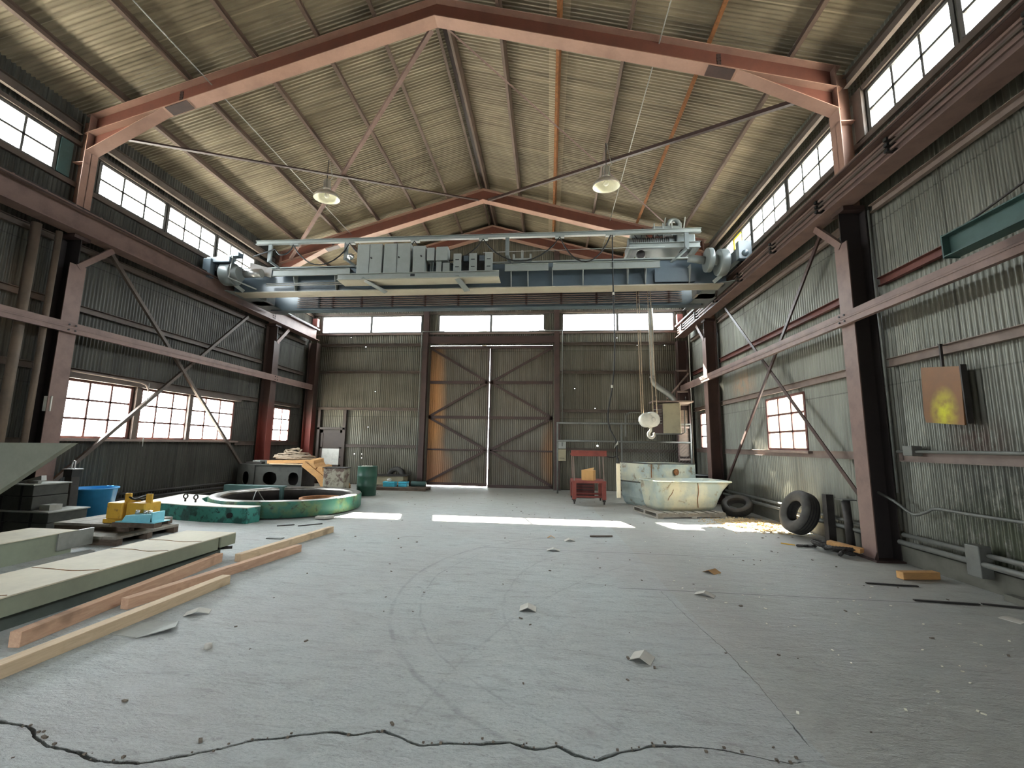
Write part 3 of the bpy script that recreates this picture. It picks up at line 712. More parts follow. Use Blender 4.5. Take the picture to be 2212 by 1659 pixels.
# crane runways -----------------------------------------------------------
for s, x in ((-1, RL), (1, RR)):
    t_ = thing('crane_runway', 'long steel crane runway girder along the %s wall with a rail on top' % side_of[s], 'runway girder', (x, 5, 5.57))
    MB().ib((x, YF, 5.81), (x, 16.1, 5.81), .46, .32, .022, .014).build('girder', M['steel_p'], t_)
    MB().chan((x, YF, 6.045), (x, 16.1, 6.045), .30, .05, .008, upv=(1,0,0), flip=1).build('cap_channel', M['steel_d'], t_)
    MB().box(x-.03, x+.03, YF, 16.1, 6.05, 6.13).build('rail', M['iron'], t_)
    c_ = MB()
    for k in range(30):
        y = 1+k*.5
        for q in (-.1, .07): c_.box(x+q, x+q+.03, y, y+.03, 6.045, 6.085)
    c_.build('rail_clip', M['steel_p'], t_)
    if s > 0:
        for k in range(3):
            z = 5.72+.085*k; MB().bar((x-.11, .5, z), (x-.11, 15.9, z), .028, .032).build('conductor_bar', M['steel_p'] if k != 1 else M['girt'], t_)
        for y in (4.2, 6.0, 7.6, 9.2, 10.8, 12.4, 14.0, 15.4):
            h_ = MB()
            for k in range(3): h_.box(x-.155, x-.02, y-.03, y+.03, 5.70+.085*k, 5.745+.085*k)
            h_.build('insulator', M['black'], t_)
    e_ = MB()
    for k in range(5): bolts(e_, [(x-s*.01, 13.35, 5.66+k*.07), (x-s*.01, 13.45, 5.66+k*.07)], .018, (-s,0,0), .02)
    e_.build('splice_bolt', M['black'], t_)
    tag(MB().box(x-.1, x+.1, 15.95, 16.1, 6.13, 6.45).build('end_stop', M['redp']), 'small red buffer stop at the far end of the %s runway' % side_of[s], 'buffer')
# overhead wires
for x, z, nm in ((-6.85, 8.78, 'thin pale wire stretched under the left roof slope'), (2.02, 8.98, 'thin pale wire stretched under the right roof slope')):
    tag(MB().cyl((x, 2, z), (x, 16.1, z), .011, n=6).build('wire', M['galv']), nm, 'wire')

# ================================================================ BRIDGE CRANE
G1, G2 = 11.30, 12.87            # girder centre lines
X0, X1 = -9.0, 4.55
CT = thing('bridge_crane', 'big grey double-girder bridge crane spanning the hall under the roof', 'crane', (XA, 12, 5.75))
def girder(yc, front):
    b = MB(); b.box(X0, X1, yc-.12, yc+.12, 5.78, 6.47)
    g = b.build('girder_web', M['crane_b'], CT)
    b = MB(); q = .215 if front else .15; b.box(X0+.1, X1-.1, yc-q, yc+q, 5.75, 5.78); b.build('bottom_flange', M['crane_u'] if front else M['crane_b'], CT)
    b = MB(); b.box(X0+.1, X1-.1, yc-.2, yc+.2, 6.47, 6.50); b.box(X0+.3, X1-.3, yc-.03, yc+.03, 6.50, 6.58); b.build('top_flange', M['crane_l'], CT)
    return g
gn = girder(G1, True); gf = girder(G2, False)
# channel strips and brackets on the near face
for a, c_ in ((-7.7, -5.45), (-1.15, .0), (.12, 2.85)):
    MB().chan((a, 10.96, 6.26), (c_, 10.96, 6.26), .19, .05, .01, flip=1).build('walkway_channel', M['crane_l'], CT)
    MB().box(a, c_, 10.96, 11.18, 6.35, 6.36).build('walkway_plate', M['crane'], CT)
b_ = []
for x in (-7.1, -5.9, -1.0, -.55, .1, .9, 2.05, 2.5, 3.6):
    MB().poly([(x, 11.18, 5.80), (x, 11.18, 6.25), (x, 10.97, 6.25), (x, 10.97, 6.14), (x, 11.08, 5.80)], (.02, 0, 0)).build('stiffener', M['crane_l'], CT)
MB().box(2.75, 3.75, 11.10, 11.18, 5.84, 6.2).build('cover_plate', M['crane_b'], CT)
MB().tube([(-7.9,11.0,5.97),(-5.5,11.0,5.97)], .018).build('conduit', M['galv'], CT)
MB().tube([(-7.9,11.0,5.92),(-5.5,11.0,5.92)], .018).build('conduit', M['galv'], CT)
# festoon track and posts
fx_ = MB(); fx_.ib((-8.32, 11.0, 7.20), (3.92, 11.0, 7.17), .11, .10, .012, .01); fx_.build('festoon_track', M['crane_l'], CT)
for x, z1 in ((-7.88, 6.62), (-5.62, 6.62), (-1.10, 6.62), (3.55, 6.66)):
    b = MB(); b.bar((x, 11.0, 7.13), (x, 11.0, z1), .10, .06, (0,1,0)); b.bar((x, 11.0, z1+.03), (x+(.35 if x < -4 else -.35 if x > 3 else .1), 11.2, 6.40), .09, .05)
    b.build('track_post', M['crane'], CT)
hang = [-7.75, -7.16, -5.5, -3.65, -1.75, .30, 1.62]
pts = []
for i in range(len(hang)-1):
    a, c_ = hang[i], hang[i+1]; sag = (.30, .62, .58, .60, .66, .72)[i]
    for k in range(12):
        u = k/12; pts.append((a+(c_-a)*u, 10.93+.02*math.sin(9*u), 7.08 - sag*math.sin(PI*u)**.8))
pts[0] = (-8.3, 10.9, 6.75)
pts.append((hang[-1], 10.93, 7.08))
MB().tube(pts, .018, 8).build('festoon_cable', M['black'], CT)
for x in hang[1:]: MB().box(x-.12, x+.12, 10.95, 11.05, 7.085, 7.125).build('cable_trolley', M['crane_l'], CT)
MB().cyl((-1.75, 10.98, 6.72), (3.0, 10.98, 6.75), .008, n=6).build('guide_wire', M['galv'], CT)
# platform with electrical cabinets
b = MB(); b.chan((-5.62, 10.64, 5.97), (-1.27, 10.64, 5.97), .16, .06, .01, flip=1); b.build('platform_edge', M['crane_l'], CT)
MB().box(-5.62, -1.27, 10.64, 11.08, 5.885, 5.90).build('platform_deck', M['crane_u'], CT)
for x, dx in ((-4.95, .5), (-2.4, .22)):
    MB().bar((x, 10.62, 5.93), (x+dx, 11.12, 5.70), .17, .03).build('platform_brace', M['crane'], CT)
MB().box(-3.62, -3.50, 10.628, 10.64, 5.95, 6.02).build('platform_slot', M['black'], CT)
def cab(nm, x0, x1, z0, z1, y0=10.72, y1=11.0, mt='crane_l', split=True, knob=True):
    c_ = MB().box(x0, x1, y0, y1, z0, z1).build(nm, M[mt], CT, bev=.008)
    if split:
        xm = (x0+x1)/2; b = MB(); b.box(xm-.006, xm+.004, y0-.004, y0+.004, z0+.02, z1-.02); b.build('door_gap', M['black'], c_)
    if knob: MB().cyl(((x0+x1)/2+.06, y0, z0+(z1-z0)*.6), ((x0+x1)/2+.06, y0-.035, z0+(z1-z0)*.6), .022, n=12).build('knob', M['iron'], c_)
    return c_
cab('control_cabinet', -5.16, -4.46, 5.92, 6.93); cab('control_cabinet', -4.41, -3.68, 5.92, 6.93)
cab('switch_box', -3.60, -3.27, 6.1, 6.84, split=False); cab('terminal_box', -3.22, -3.02, 6.42, 6.78, split=False, knob=False); cab('terminal_box', -2.98, -2.66, 6.42, 6.80, split=False, knob=False)
for x in (-3.14, -3.08): MB().cyl((x,10.85,5.92),(x,10.85,6.42),.016,n=8).build('conduit', M['crane'], CT)
MB().box(-2.98,-2.84,10.80,10.95,5.92,6.42).build('cable_duct', M['crane_l'], CT); MB().box(-2.80,-2.62,10.80,10.95,5.92,6.38).build('cable_duct', M['crane_l'], CT)
for x0 in (-2.50, -2.08, -1.66):
    p = MB().box(x0, x0+.20, 10.74, 10.80, 5.92, 6.60).build('resistor_panel', M['crane_l'], CT)
    q = MB()
    for k in range(3):
        z = 6.02+.2*k; q.box(x0+.05, x0+.15, 10.732, 10.742, z, z+.02)
    q.build('louvre', M['black'], p)
MB().box(-2.30,-1.66,10.86,11.02,5.92,6.60).build('resistor_bank', M['black'], CT)
for x in (-2.24, -1.82): MB().box(x, x+.13, 10.80, 10.86, 6.42, 6.56).build('relay', M['crane_b'], CT)
MB().lathe([(0,0),(.09,0),(.09,.05),(.05,.05),(.05,.12),(0,.12)], 20, TR(-5.38, 10.82, 6.62, 0, PI/2)).build('alarm_horn', M['chrome'], CT)
for x in (-1.08,): pass
b = MB(); b.box(-.95,-.45,11.0,11.15,6.50,6.54); b.box(-.95,-.90,11.0,11.15,6.54,6.66); b.box(-.50,-.45,11.0,11.15,6.54,6.66); b.cyl((-.7,11.07,6.54),(-.7,11.07,6.78),.035,n=10)
b.build('limit_switch', M['crane_l'], CT)
# conductor bars along the far girder
for k in range(8):
    z = 5.84+.066*k; MB().box(-8.0, 3.9, G2-.175, G2-.150, z, z+.020).build('conductor_bar', M['girt_p'], CT)
for x in (-7.3, -6.85, -5.9, -4.9, -3.85, -2.8, -1.75, -.7, .35, 1.4, 2.6, 3.5):
    b = MB()
    b.box(x+.02, x+.05, G2-.13, G2-.12, 5.82, 6.36)
    for k in range(8): b.box(x, x+.07, G2-.185, G2-.12, 5.835+.066*k, 5.865+.066*k)
    b.build('conductor_clip', M['black'] if x in (-7.3,) else M['steel_d'], CT)
# end trucks on the runway rails
for s, x in ((-1, RL), (1, RR)):
    MB().box(x-.13, x+.13, 10.55, 13.65, 6.20, 6.56).build('end_truck', M['crane_b'], CT, bev=.01)
    for y in (10.85, 13.35):
        MB().lathe([(0,-.05),(.19,-.05),(.21,-.05),(.21,-.035),(.18,-.03),(.18,.03),(.21,.035),(.21,.05),(0,.05)], 28, TR(x, y, 6.335, 0, 0, PI/2)).build('truck_wheel', M['iron'], CT)
    gp = MB(); xi_ = x - s*.13
    gp.poly([(xi_, 10.95, 5.78), (xi_-s*.55, 11.2, 5.78), (xi_-s*.55, 11.2, 5.80), (xi_, 10.95, 5.80)], (0, 2.2, 0)); gp.build('gusset', M['crane'], CT)
    MB().bar((x-s*.13, 10.7, 6.2), (x-s*.6, 11.1, 5.80), .02, .10).build('guard_bar', M['crane_l'], CT)
    MB().box(min(x-s*.75,x-s*.2), max(x-s*.75,x-s*.2), 11.9, 12.3, 5.78, 6.05).build('bumper_box', M['chrome'], CT)
# left drive: guard box, gear case, motor
MB().box(-9.30,-8.62,10.42,10.62,6.40,6.55).build('drive_guard', M['crane_b'], CT, bev=.01)
MB().box(-9.36,-9.13,10.38,10.56,5.98,6.50).build('drive_guard', M['crane_b'], CT, bev=.01)
MB().cyl((-8.98,10.75,6.17),(-8.66,10.75,6.17),.31,n=36).build('gear_case', M['crane'], CT, bev=.02)
MB().cyl((-8.72,10.72,6.17),(-8.50,10.72,6.17),.25,.20,n=36).build('brake_drum', M['crane'], CT, bev=.01)
MB().cyl((-8.50,10.9,6.25),(-8.0,10.9,6.25),.12,n=24).build('drive_shaft', M['chrome'], CT)
MB().box(-8.72,-8.48,10.55,10.75,6.62,6.74).build('junction_box', M['crane_b'], CT, bev=.006)
MB().box(-9.02,-8.72,10.6,10.8,6.55,6.68).build('junction_box', M['crane_l'], CT, bev=.006)
MB().bar((-8.60,10.50,6.60),(-8.66,10.50,5.98),.03,.03).build('guard_bar', M['crane_l'], CT); MB().bar((-8.66,10.50,5.98),(-8.15,10.95,5.80),.03,.03).build('guard_bar', M['crane_l'], CT)
MB().poly([(-8.42,10.95,6.60),(-7.85,11.1,6.46),(-7.85,11.1,6.2),(-8.42,10.95,6.3)],(0,.02,0)).build('cover_plate', M['chrome'], CT)
# right drive
MB().cyl((3.93,10.80,6.27),(4.06,10.80,6.27),.30,n=36).build('brake_drum', M['crane'], CT, bev=.02)
MB().cyl((4.06,10.80,6.27),(4.20,10.80,6.27),.13,n=24).build('coupling', M['crane_l'], CT)
MB().cyl((4.20,10.80,6.20),(4.42,10.80,6.20),.33,n=36).build('gear_case', M['crane'], CT, bev=.03)
MB().cyl((3.55,10.95,6.40),(3.93,10.88,6.30),.10,n=20).build('drive_motor', M['crane'], CT)
MB().box(4.55,4.86,10.40,10.56,6.12,6.58).build('drive_guard', M['crane_b'], CT, bev=.01)
MB().lathe([(0,0),(.08,0),(.075,.03),(0,.035)], 24, TR(4.70, 10.40, 6.26, 0, PI/2)).build('guard_cap', M['crane_b'], CT)
# collector shoes reaching down to the runway bars
b = MB(); b.tube(catmull([(4.35,11.0,6.1),(4.45,11.2,5.95),(4.5,11.5,5.85),(4.6,11.9,5.83)]), .022); b.bar((4.35,11.2,6.0),(4.55,11.9,5.7),.05,.05); b.build('collector_arm', M['iron'], CT)

# hoist trolley on top of the two girders
TT = thing('hoist_trolley', 'grey hoist trolley with drum and motors riding the right part of the crane', 'trolley', (3.0, 12.1, 6.58))
b = MB(); b.chan((2.13,11.12,6.83),(3.92,11.12,6.83),.16,.07,.012); b.chan((2.13,13.05,6.83),(3.92,13.05,6.83),.16,.07,.012)
b.box(2.13,2.22,11.14,13.05,6.76,6.90); b.box(3.83,3.92,11.14,13.05,6.76,6.90); b.build('frame', M['crane_l'], TT)
MB().box(2.15,3.90,11.2,13.0,6.885,6.90).build('deck', M['crane'], TT)
for x in (2.45, 3.55):
    for y in (G1, G2): MB().cyl((x-.0,y-.04,6.69),(x,y+.04,6.69),.11,n=24).build('wheel', M['iron'], TT)
MB().cyl((2.15,11.45,7.06),(3.35,11.45,7.06),.15,n=32).build('rope_drum', M['crane'], TT)
b = MB()
for k in range(18): b.cyl((2.25+k*.055,11.45,7.06),(2.275+k*.055,11.45,7.06),.158,n=24)
b.build('rope_winding', M['iron'], TT)
MB().box(3.38,3.86,11.25,11.75,6.90,7.22).build('gear_case', M['crane'], TT, bev=.03)
MB().cyl((2.32,12.0,7.42),(2.72,12.0,7.42),.19,n=28).build('hoist_motor', M['crane'], TT, bev=.02)
MB().box(2.20,2.80,11.8,12.25,6.90,7.24).build('motor_base', M['crane'], TT, bev=.02)
MB().box(2.80,3.55,11.35,11.42,7.24,7.50).build('electrical_panel', M['crane'], TT)
b = MB()
for x in (2.82, 3.05, 3.28, 3.52): b.box(x,x+.03,11.33,11.37,7.10,7.58)
b.build('panel_post', M['crane_l'], TT)
MB().cyl((3.20,11.55,7.30),(3.75,11.55,7.30),.085,n=20).build('travel_motor', M['crane_l'], TT)
MB().lathe([(.10,-.05),(.19,-.05),(.19,.05),(.10,.05),(.10,-.05)], 28, TR(3.38, 11.5, 7.60, 0, PI/2)).build('brake_disc', M['crane'], TT)
MB().box(3.25,3.52,11.55,11.8,7.36,7.62).build('brake_housing', M['crane'], TT, bev=.02)
for x in (3.1, 3.62): MB().bar((x,11.5,7.3),(x+.08,11.5,7.82),.04,.03).build('brake_lever', M['crane_l'], TT)
MB().box(2.85,3.25,12.0,12.4,6.9,7.35).build('reducer', M['crane'], TT, bev=.03)
for k in range(3):
    x = 2.25+.3*k; MB().tube(catmull([(x,11.38,7.45),(x+.07,11.34,7.25),(x+.2,11.36,7.12),(x+.26,11.38,7.28)]), .013).build('hose', M['iron'], TT)
# hook block
HB = thing('hook_block', 'white painted hook block hanging on steel ropes from the trolley', 'hook block', (2.70, 11.9, 2.32))
for (x0, x1, y) in ((2.42,2.36,11.85),(2.50,2.46,12.0),(2.72,2.66,11.85),(2.86,2.76,12.0)):
    MB().cyl((x0+.06, y, 2.40), (x1+.06, y+.05, 6.895), .011, n=6).build('rope', M['rope'], HB)
MB().cyl((2.50,12.03,2.33),(2.56,12.03,2.33),.01).build('pin', M['iron'], HB)
rot = TR(2.69, 11.9, 2.33, 0) @ Matrix.Rotation(.25, 4, 'Z') @ Matrix.Rotation(PI/2, 4, 'X')
b = MB(); b.lathe([(0,.10),(.17,.10),(.20,.085),(.205,.05),(.205,-.05),(.20,-.085),(.17,-.10),(0,-.10)], 36, rot @ Matrix.Translation((.06,0,0)))
b.lathe([(0,.08),(.17,.08),(.19,.05),(.19,-.05),(.17,-.08),(0,-.08)], 36, rot @ Matrix.Translation((-.11,-.02,.03)))
b.build('sheave_cover', M['white'], HB)
MB().lathe([(0,.125),(.05,.125),(.06,.105),(.03,.10),(0,.10)], 20, rot @ Matrix.Translation((.06,0,0))).build('axle_cap', M['paper'], HB)
hk = catmull([(2.71,11.9,2.14),(2.71,11.9,2.04),(2.66,11.9,1.97),(2.67,11.9,1.88),(2.74,11.9,1.85),(2.80,11.9,1.90),(2.79,11.9,1.98)], 6)
MB().tube(hk, [.028+.012*math.sin(PI*i/(len(hk)-1)) for i in range(len(hk)-1)]+[.010], 10).build('hook', M['paper'], HB)
MB().cyl((2.71,11.9,2.16),(2.71,11.9,2.10),.05,n=14).build('swivel_nut', M['paper'], HB)
# pendant control
PC = thing('pendant_control', 'long beige push-button pendant hanging on its black cable from the crane', 'pendant control', (1.67, 10.93, .33))
MB().tube(catmull([(1.66,10.93,7.08),(1.66,10.93,5.5),(1.67,10.93,4.0),(1.60,10.93,3.1),(1.49,10.93,2.5),(1.50,10.93,2.1),(1.66,10.93,1.72),(1.68,10.93,1.3)]), .017).build('cable', M['black'], PC)
MB().box(1.655,1.745,10.89,10.97,.38,1.20).build('housing', M['beamtop'], PC, bev=.012)
MB().lathe([(0,.14),(.02,.13),(.04,.0),(0,0)], 12, TR(1.70,10.93,1.20)).build('cable_boot', M['black'], PC)
b = MB()
for k in range(9): b.box(1.748,1.756,10.91,10.95,.46+k*.08,.49+k*.08)
b.build('push_button', M['black'], PC)
MB().poly([(1.62,10.90,1.62),(1.70,10.90,1.66),(1.70,10.90,1.74),(1.60,10.90,1.55)],(0,.01,0)).build('tag', M['white'], PC, label='white plastic tag')
MB().cyl((1.585,10.93,3.05),(1.585,10.93,3.12),.026,n=8).build('cable_tie', M['white'], PC)
MB().cyl((1.66,10.93,5.45),(1.66,10.93,5.52),.026,n=8).build('cable_tie', M['white'], PC)

# high-bay lamps
def lamp(x, y, z, label):
    L = thing('high_bay_lamp', label, 'lamp', (x, y, z), 'high-bay lamps under the roof')
    T = Matrix.Rotation(.10, 4, 'X')
    out = [(.335,0),(.34,.012),(.325,.06),(.27,.13),(.19,.19),(.12,.22),(.10,.24)]
    MB(T).lathe(out, 36).build('reflector', M['lampout'], L)
    inn = [(.33,.002),(.315,.06),(.26,.125),(.18,.18),(.10,.21),(0,.215)]
    MB(T).lathe(inn, 36).build('reflector_lining', M['lampin'], L, label='cream enamel inside')
    MB(T).lathe([(0,.03),(.045,.04),(.07,.08),(.06,.13),(.03,.17),(.03,.21)], 20).build('bulb', M['white'], L)
    MB(T).lathe([(.0,.24),(.10,.24),(.10,.28),(.085,.30),(.085,.50),(.06,.53),(0,.53)], 20).build('ballast_housing', M['lampout'], L)
    b = MB(T)
    for k in range(6): a = PI*k/3; b.bar((.10*math.cos(a),.10*math.sin(a),.25),(.09*math.cos(a),.09*math.sin(a),.5),.012,.012)
    b.build('cooling_fin', M['galv'], L)
    h = rz(x)-.22-z
    MB().tube([(0,.05,.52),(.02,.05,.60),(0,.05,h)], .010).build('hanger', M['iron'], L) if False else None
    b = MB(Matrix.Identity(4)); b.tube([(0,-.05,.52),(0,-.05,.6),(0,-.05,h)], .011); b.build('hanger', M['iron'], L)
    b = MB(Matrix.Identity(4)); b.tube(catmull([(.06,-.05,.50),(.14,-.05,.58),(.10,-.03,.75),(.02,-.05,h)]), .008); b.build('supply_cord', M['galv'], L)
    return L
lamp(-5.93, 10.33, 8.06, 'high-bay lamp with round metal reflector hanging on the left of the ridge')
lamp(1.43, 10.25, 8.02, 'high-bay lamp with round metal reflector hanging on the right of the ridge')

# ================================================================ THINGS ON THE LEFT
# long olive box beams in the foreground
t_ = thing('steel_box_beam', 'long olive box beam with pale top, behind the foreground lumber', 'beam', (-4.8, 4.2, 0))
b = MB(); b.box(-5.15,-4.50,2.2,5.85,.0,.115); b.build('lower_box', M['beamlow'], t_)
b = MB(); b.box(-5.18,-4.44,2.2,5.72,.13,.285); b.box(-5.18,-4.42,5.74,6.02,.15,.285); b.build('side_plate', M['beamside'], t_)
b = MB(); b.box(-5.19,-4.43,2.2,6.03,.285,.297); b.build('top_plate', M['beamtop'], t_, label='pale top plate')
MB().cyl((-4.60,5.9,.10),(-4.44,6.0,.10),.022,n=12).build('lug', M['iron'], t_)
b = MB()
for y in (2.75,3.35,4.1,4.9,5.4): b.tube(catmull([(-5.17,y,.298),(-4.9,y+.05*math.sin(y*7),.299),(-4.65,y-.04,.299),(-4.45,y+.03,.298)],5), .004, 5)
b.build('bent_wire', M['rust'], t_)
t_ = thing('steel_box_beam', 'shorter box beam with pale top lying beside the skid, farther from the lumber', 'beam', (-7.0, 4.9, 0))
MB().box(-7.42,-6.68,4.62,5.75,0,.285).build('side_plate', M['beamside'], t_)
MB().box(-7.44,-6.66,4.62,5.80,.285,.297).build('top_plate', M['beamtop'], t_, label='pale top plate')
MB().box(-6.70,-6.66,5.55,6.02,.06,.29).build('end_plate', M['galv'], t_)
# lumber
def lumber(a, b_, w_, h_, mt, label, z=0):
    o = MB().bar((a[0],a[1],z+h_/2), (b_[0],b_[1],z+h_/2), w_, h_).build('lumber', M[mt], None, bev=.004)
    return tag(o, label, 'lumber', 'loose timbers on the floor')
lumber((-3.68,2.0),(-3.60,4.82),.10,.095,'wood2','pale four-by-four timber nearest the camera, running out of frame')
lumber((-4.06,3.18),(-4.33,5.62),.09,.115,'wood','long reddish timber lying closest against the olive box beam')
lumber((-3.98,3.98),(-3.63,6.32),.09,.10,'wood','timber with dark knots lying between the two other foreground timbers')
lumber((-4.10,5.66),(-3.85,7.72),.09,.10,'wood2','timber whose far end reaches closest to the sun patches')
# sloping steel chute that enters at the left edge
t_ = thing('steel_chute', 'big dull grey steel chute plate sloping down at the left edge', 'chute', (-7.0, 4.9, 0))
MB().poly([(-5.42,4.5,1.535),(-9.3,4.5,1.50),(-9.3,4.5,.0),(-7.72,4.5,0.0)], (0,.02,0)).build('side_plate', M['plate_grey'], t_)
MB().poly([(-5.42,4.52,1.535),(-5.45,4.52,1.535),(-7.75,4.52,0.0),(-7.72,4.52,0.0)], (0,.05,0)).build('edge_flange', M['plate_grey'], t_)
MB().poly([(-5.50,4.52,1.532),(-9.3,4.52,1.498),(-9.3,4.52,1.48),(-5.53,4.52,1.514)], (0,.05,0)).build('edge_flange', M['plate_grey'], t_)
MB().box(-9.2,-8.4,4.52,5.1,0,.9).build('support_box', M['iron'], t_)
# strapped steel crates
def crate(x, y, z, wx, wy, h, label, lid=True):
    t_ = thing('steel_crate', label, 'crate', (x, y, z), 'strapped steel crates behind the chute')
    MB().box(x-wx/2, x+wx/2, y-wy/2, y+wy/2, z, z+h).build('body', M['grey'], t_, bev=.008)
    for u in (-.25, .22):
        MB().box(x+u*wx-.022, x+u*wx+.022, y-wy/2-.006, y+wy/2+.006, z+.002, z+h+.006).build('strap', M['black'], t_)
    if lid: MB().box(x-wx/2-.02, x+wx/2+.03, y-wy/2-.03, y+wy/2+.02, z+h, z+h+.02).build('lid', M['seatgrey'], t_)
    return t_
crate(-8.78, 6.95, 0, 1.10, .62, .18, 'wide strapped steel crate at the bottom of the crate stack', False)
crate(-8.78, 6.95, .19, 1.12, .62, .16, 'wide strapped crate second from the floor, with the pale lid')
crate(-9.0, 6.95, .375, .78, .55, .22, 'narrower strapped crate in the upper half of the stack', False)
crate(-9.0, 6.95, .605, .76, .55, .18, 'topmost strapped crate carrying the metal fittings')
b = MB(); b.poly([(-9.15,6.8,.812),(-8.85,6.8,.812),(-8.72,6.85,.85),(-8.80,6.9,.93)], (0,.08,0)); b.cyl((-8.9,6.8,.83),(-8.68,6.8,.83),.03)
tag(b.build('pipe_fitting', M['galv']), 'pale metal fitting lying on the topmost crate', 'fitting')
tag(MB().box(-8.55,-8.36,6.75,6.95,.37,.46).build('steel_block', M['seatgrey']), 'small pale block standing on the wide crate lid', 'block')
# black jacking post
t_ = thing('jacking_post', 'dark square steel post standing in front of the blue tub', 'post', (-8.93, 7.55, 0))
MB().bar((-8.93,7.55,.02),(-8.97,7.55,.88),.15,.15,(0,1,0)).build('shaft', M['iron'], t_, bev=.008)
MB().box(-9.06,-8.80,7.42,7.68,0,.02).build('foot', M['iron'], t_)
MB().box(-9.06,-8.88,7.46,7.64,.86,1.00).build('head', M['black'], t_); MB().box(-9.09,-8.86,7.45,7.65,1.0,1.012).build('cap', M['chrome'], t_)
MB().tube([(-9.02,7.55,1.01),(-9.0,7.55,1.13),(-8.98,7.55,1.16),(-8.95,7.55,1.15),(-8.95,7.55,1.01)], .012).build('shackle', M['chrome'], t_)
# blue tub
t_ = thing('plastic_tub', 'open blue plastic tub standing behind the dark post', 'tub', (-9.10, 8.10, 0))
MB(Matrix.Identity(4)).lathe([(0,.01),(.30,.01),(.31,0),(.375,.58),(.40,.585),(.40,.61),(.37,.61),(.36,.59),(.30,.03),(0,.03)], 40).build('shell', M['blue'], t_)
# skids with yellow clamp and light blue case
def slab(x0,x1,y0,y1,z0,z1,mt,label,group=None,rot=0):
    t_ = thing('timber_skid', label, 'skid', ((x0+x1)/2,(y0+y1)/2,z0), group)
    n = 4; dx = (x1-x0)/n
    for k in range(n): MB().box(x0+k*dx, x0+(k+1)*dx-.012, y0, y1, z1-.04, z1).build('plank', M[mt], t_)
    for y in (y0+.06, (y0+y1)/2, y1-.06): MB().box(x0, x1, y-.045, y+.045, z0, z1-.04).build('bearer', M['woodd'], t_)
    return t_
slab(-7.35,-6.42,6.15,7.28,0,.13,'plank','dark timber skid on the floor under the yellow clamp'); slab(-7.95,-6.62,6.52,7.36,.13,.235,'plank','upper dusty skid carrying the yellow clamp and light blue case')
t_ = thing('lifting_clamp', 'worn yellow steel lifting clamp standing on the dark skids', 'clamp', (-6.95, 6.75, .235))
MB().box(-7.18,-6.42,6.60,6.95,.235,.30).build('base', M['yellow'], t_, bev=.01)
MB().box(-7.16,-6.88,6.62,6.93,.30,.56).build('block', M['yellow'], t_, bev=.02); MB().box(-6.83,-6.50,6.64,6.95,.30,.56).build('block', M['yellow'], t_, bev=.02)
MB().box(-6.86,-6.84,6.68,6.9,.30,.60).build('divider', M['yellow'], t_)
for x in (-6.98, -6.60): MB().box(x,x+.11,6.74,6.77,.54,.70).build('lug', M['yellow'], t_, bev=.008)
MB().tube(catmull([(-6.92,6.76,.64),(-6.75,6.70,.61),(-6.62,6.76,.66),(-6.72,6.84,.60),(-6.88,6.80,.585)]), .016).build('sling', M['iron'], t_)
t_ = thing('equipment_case', 'light blue case with metal fittings on the skid beside the yellow clamp', 'case', (-6.33, 6.50, .30))
b = MB(); b.poly([(-6.66,6.42,.305),(-6.12,6.42,.305),(-6.16,6.42,.43),(-6.60,6.42,.40)], (0,.22,0)); b.build('shell', M['lblue'], t_, bev=.008)
MB().box(-6.72,-6.06,6.38,6.68,.30,.312).build('flange', M['lblue'], t_); MB().box(-6.16,-6.13,6.42,6.64,.31,.46).build('end_wall', M['lblue'], t_)
for x in (-6.50, -6.36, -6.28): MB().cyl((x,6.52,.41),(x+.01,6.52,.47),.028,n=12).build('fitting', M['chrome'], t_)
MB().box(-6.75,-6.03,6.36,6.50,.235,.30).build('base_board', M['woodd'], t_)
# green plate and eye bolts
t_ = thing('machine_bed', 'flat chipped green machine bed with worn pale top, left of the ring', 'machine bed', (-7.2, 9.0, 0))
pl = [(-8.38,8.52),(-7.05,8.22),(-5.80,8.15),(-5.74,8.46),(-6.60,8.46),(-7.20,8.76),(-7.66,9.2),(-7.90,9.75),(-8.72,9.90)]
MB().poly([(x,y,0) for x,y in pl][::1], (0,0,.29)).build('body', M['greenp'], t_)
MB().poly([(x,y,.29) for x,y in pl][::1], (0,0,.014)).build('top', M['greentop'], t_, label='worn pale top surface')
MB().cyl((-6.15,8.12,.15),(-6.15,8.20,.15),.05,n=18).build('bore', M['black'], t_)
for x, y, a in ((-7.62,8.72,.2),(-7.30,8.62,1.3)):
    e = thing('eye_bolt', 'dark eye bolt standing on the green machine bed, %s' % ('the left one' if x < -7.5 else 'the right one'), 'eye bolt', (x,y,.304))
    MB().cyl((x,y,.304),(x,y,.37),.018,n=10).build('shank', M['iron'], e)
    MB().tube([(x+.042*math.cos(a)*math.cos(q), y+.042*math.sin(a)*math.cos(q), .41+.045*math.sin(q)) for q in [2*PI*i/16 for i in range(16)]], .014, 8, closed=True).build('eye', M['iron'], e)
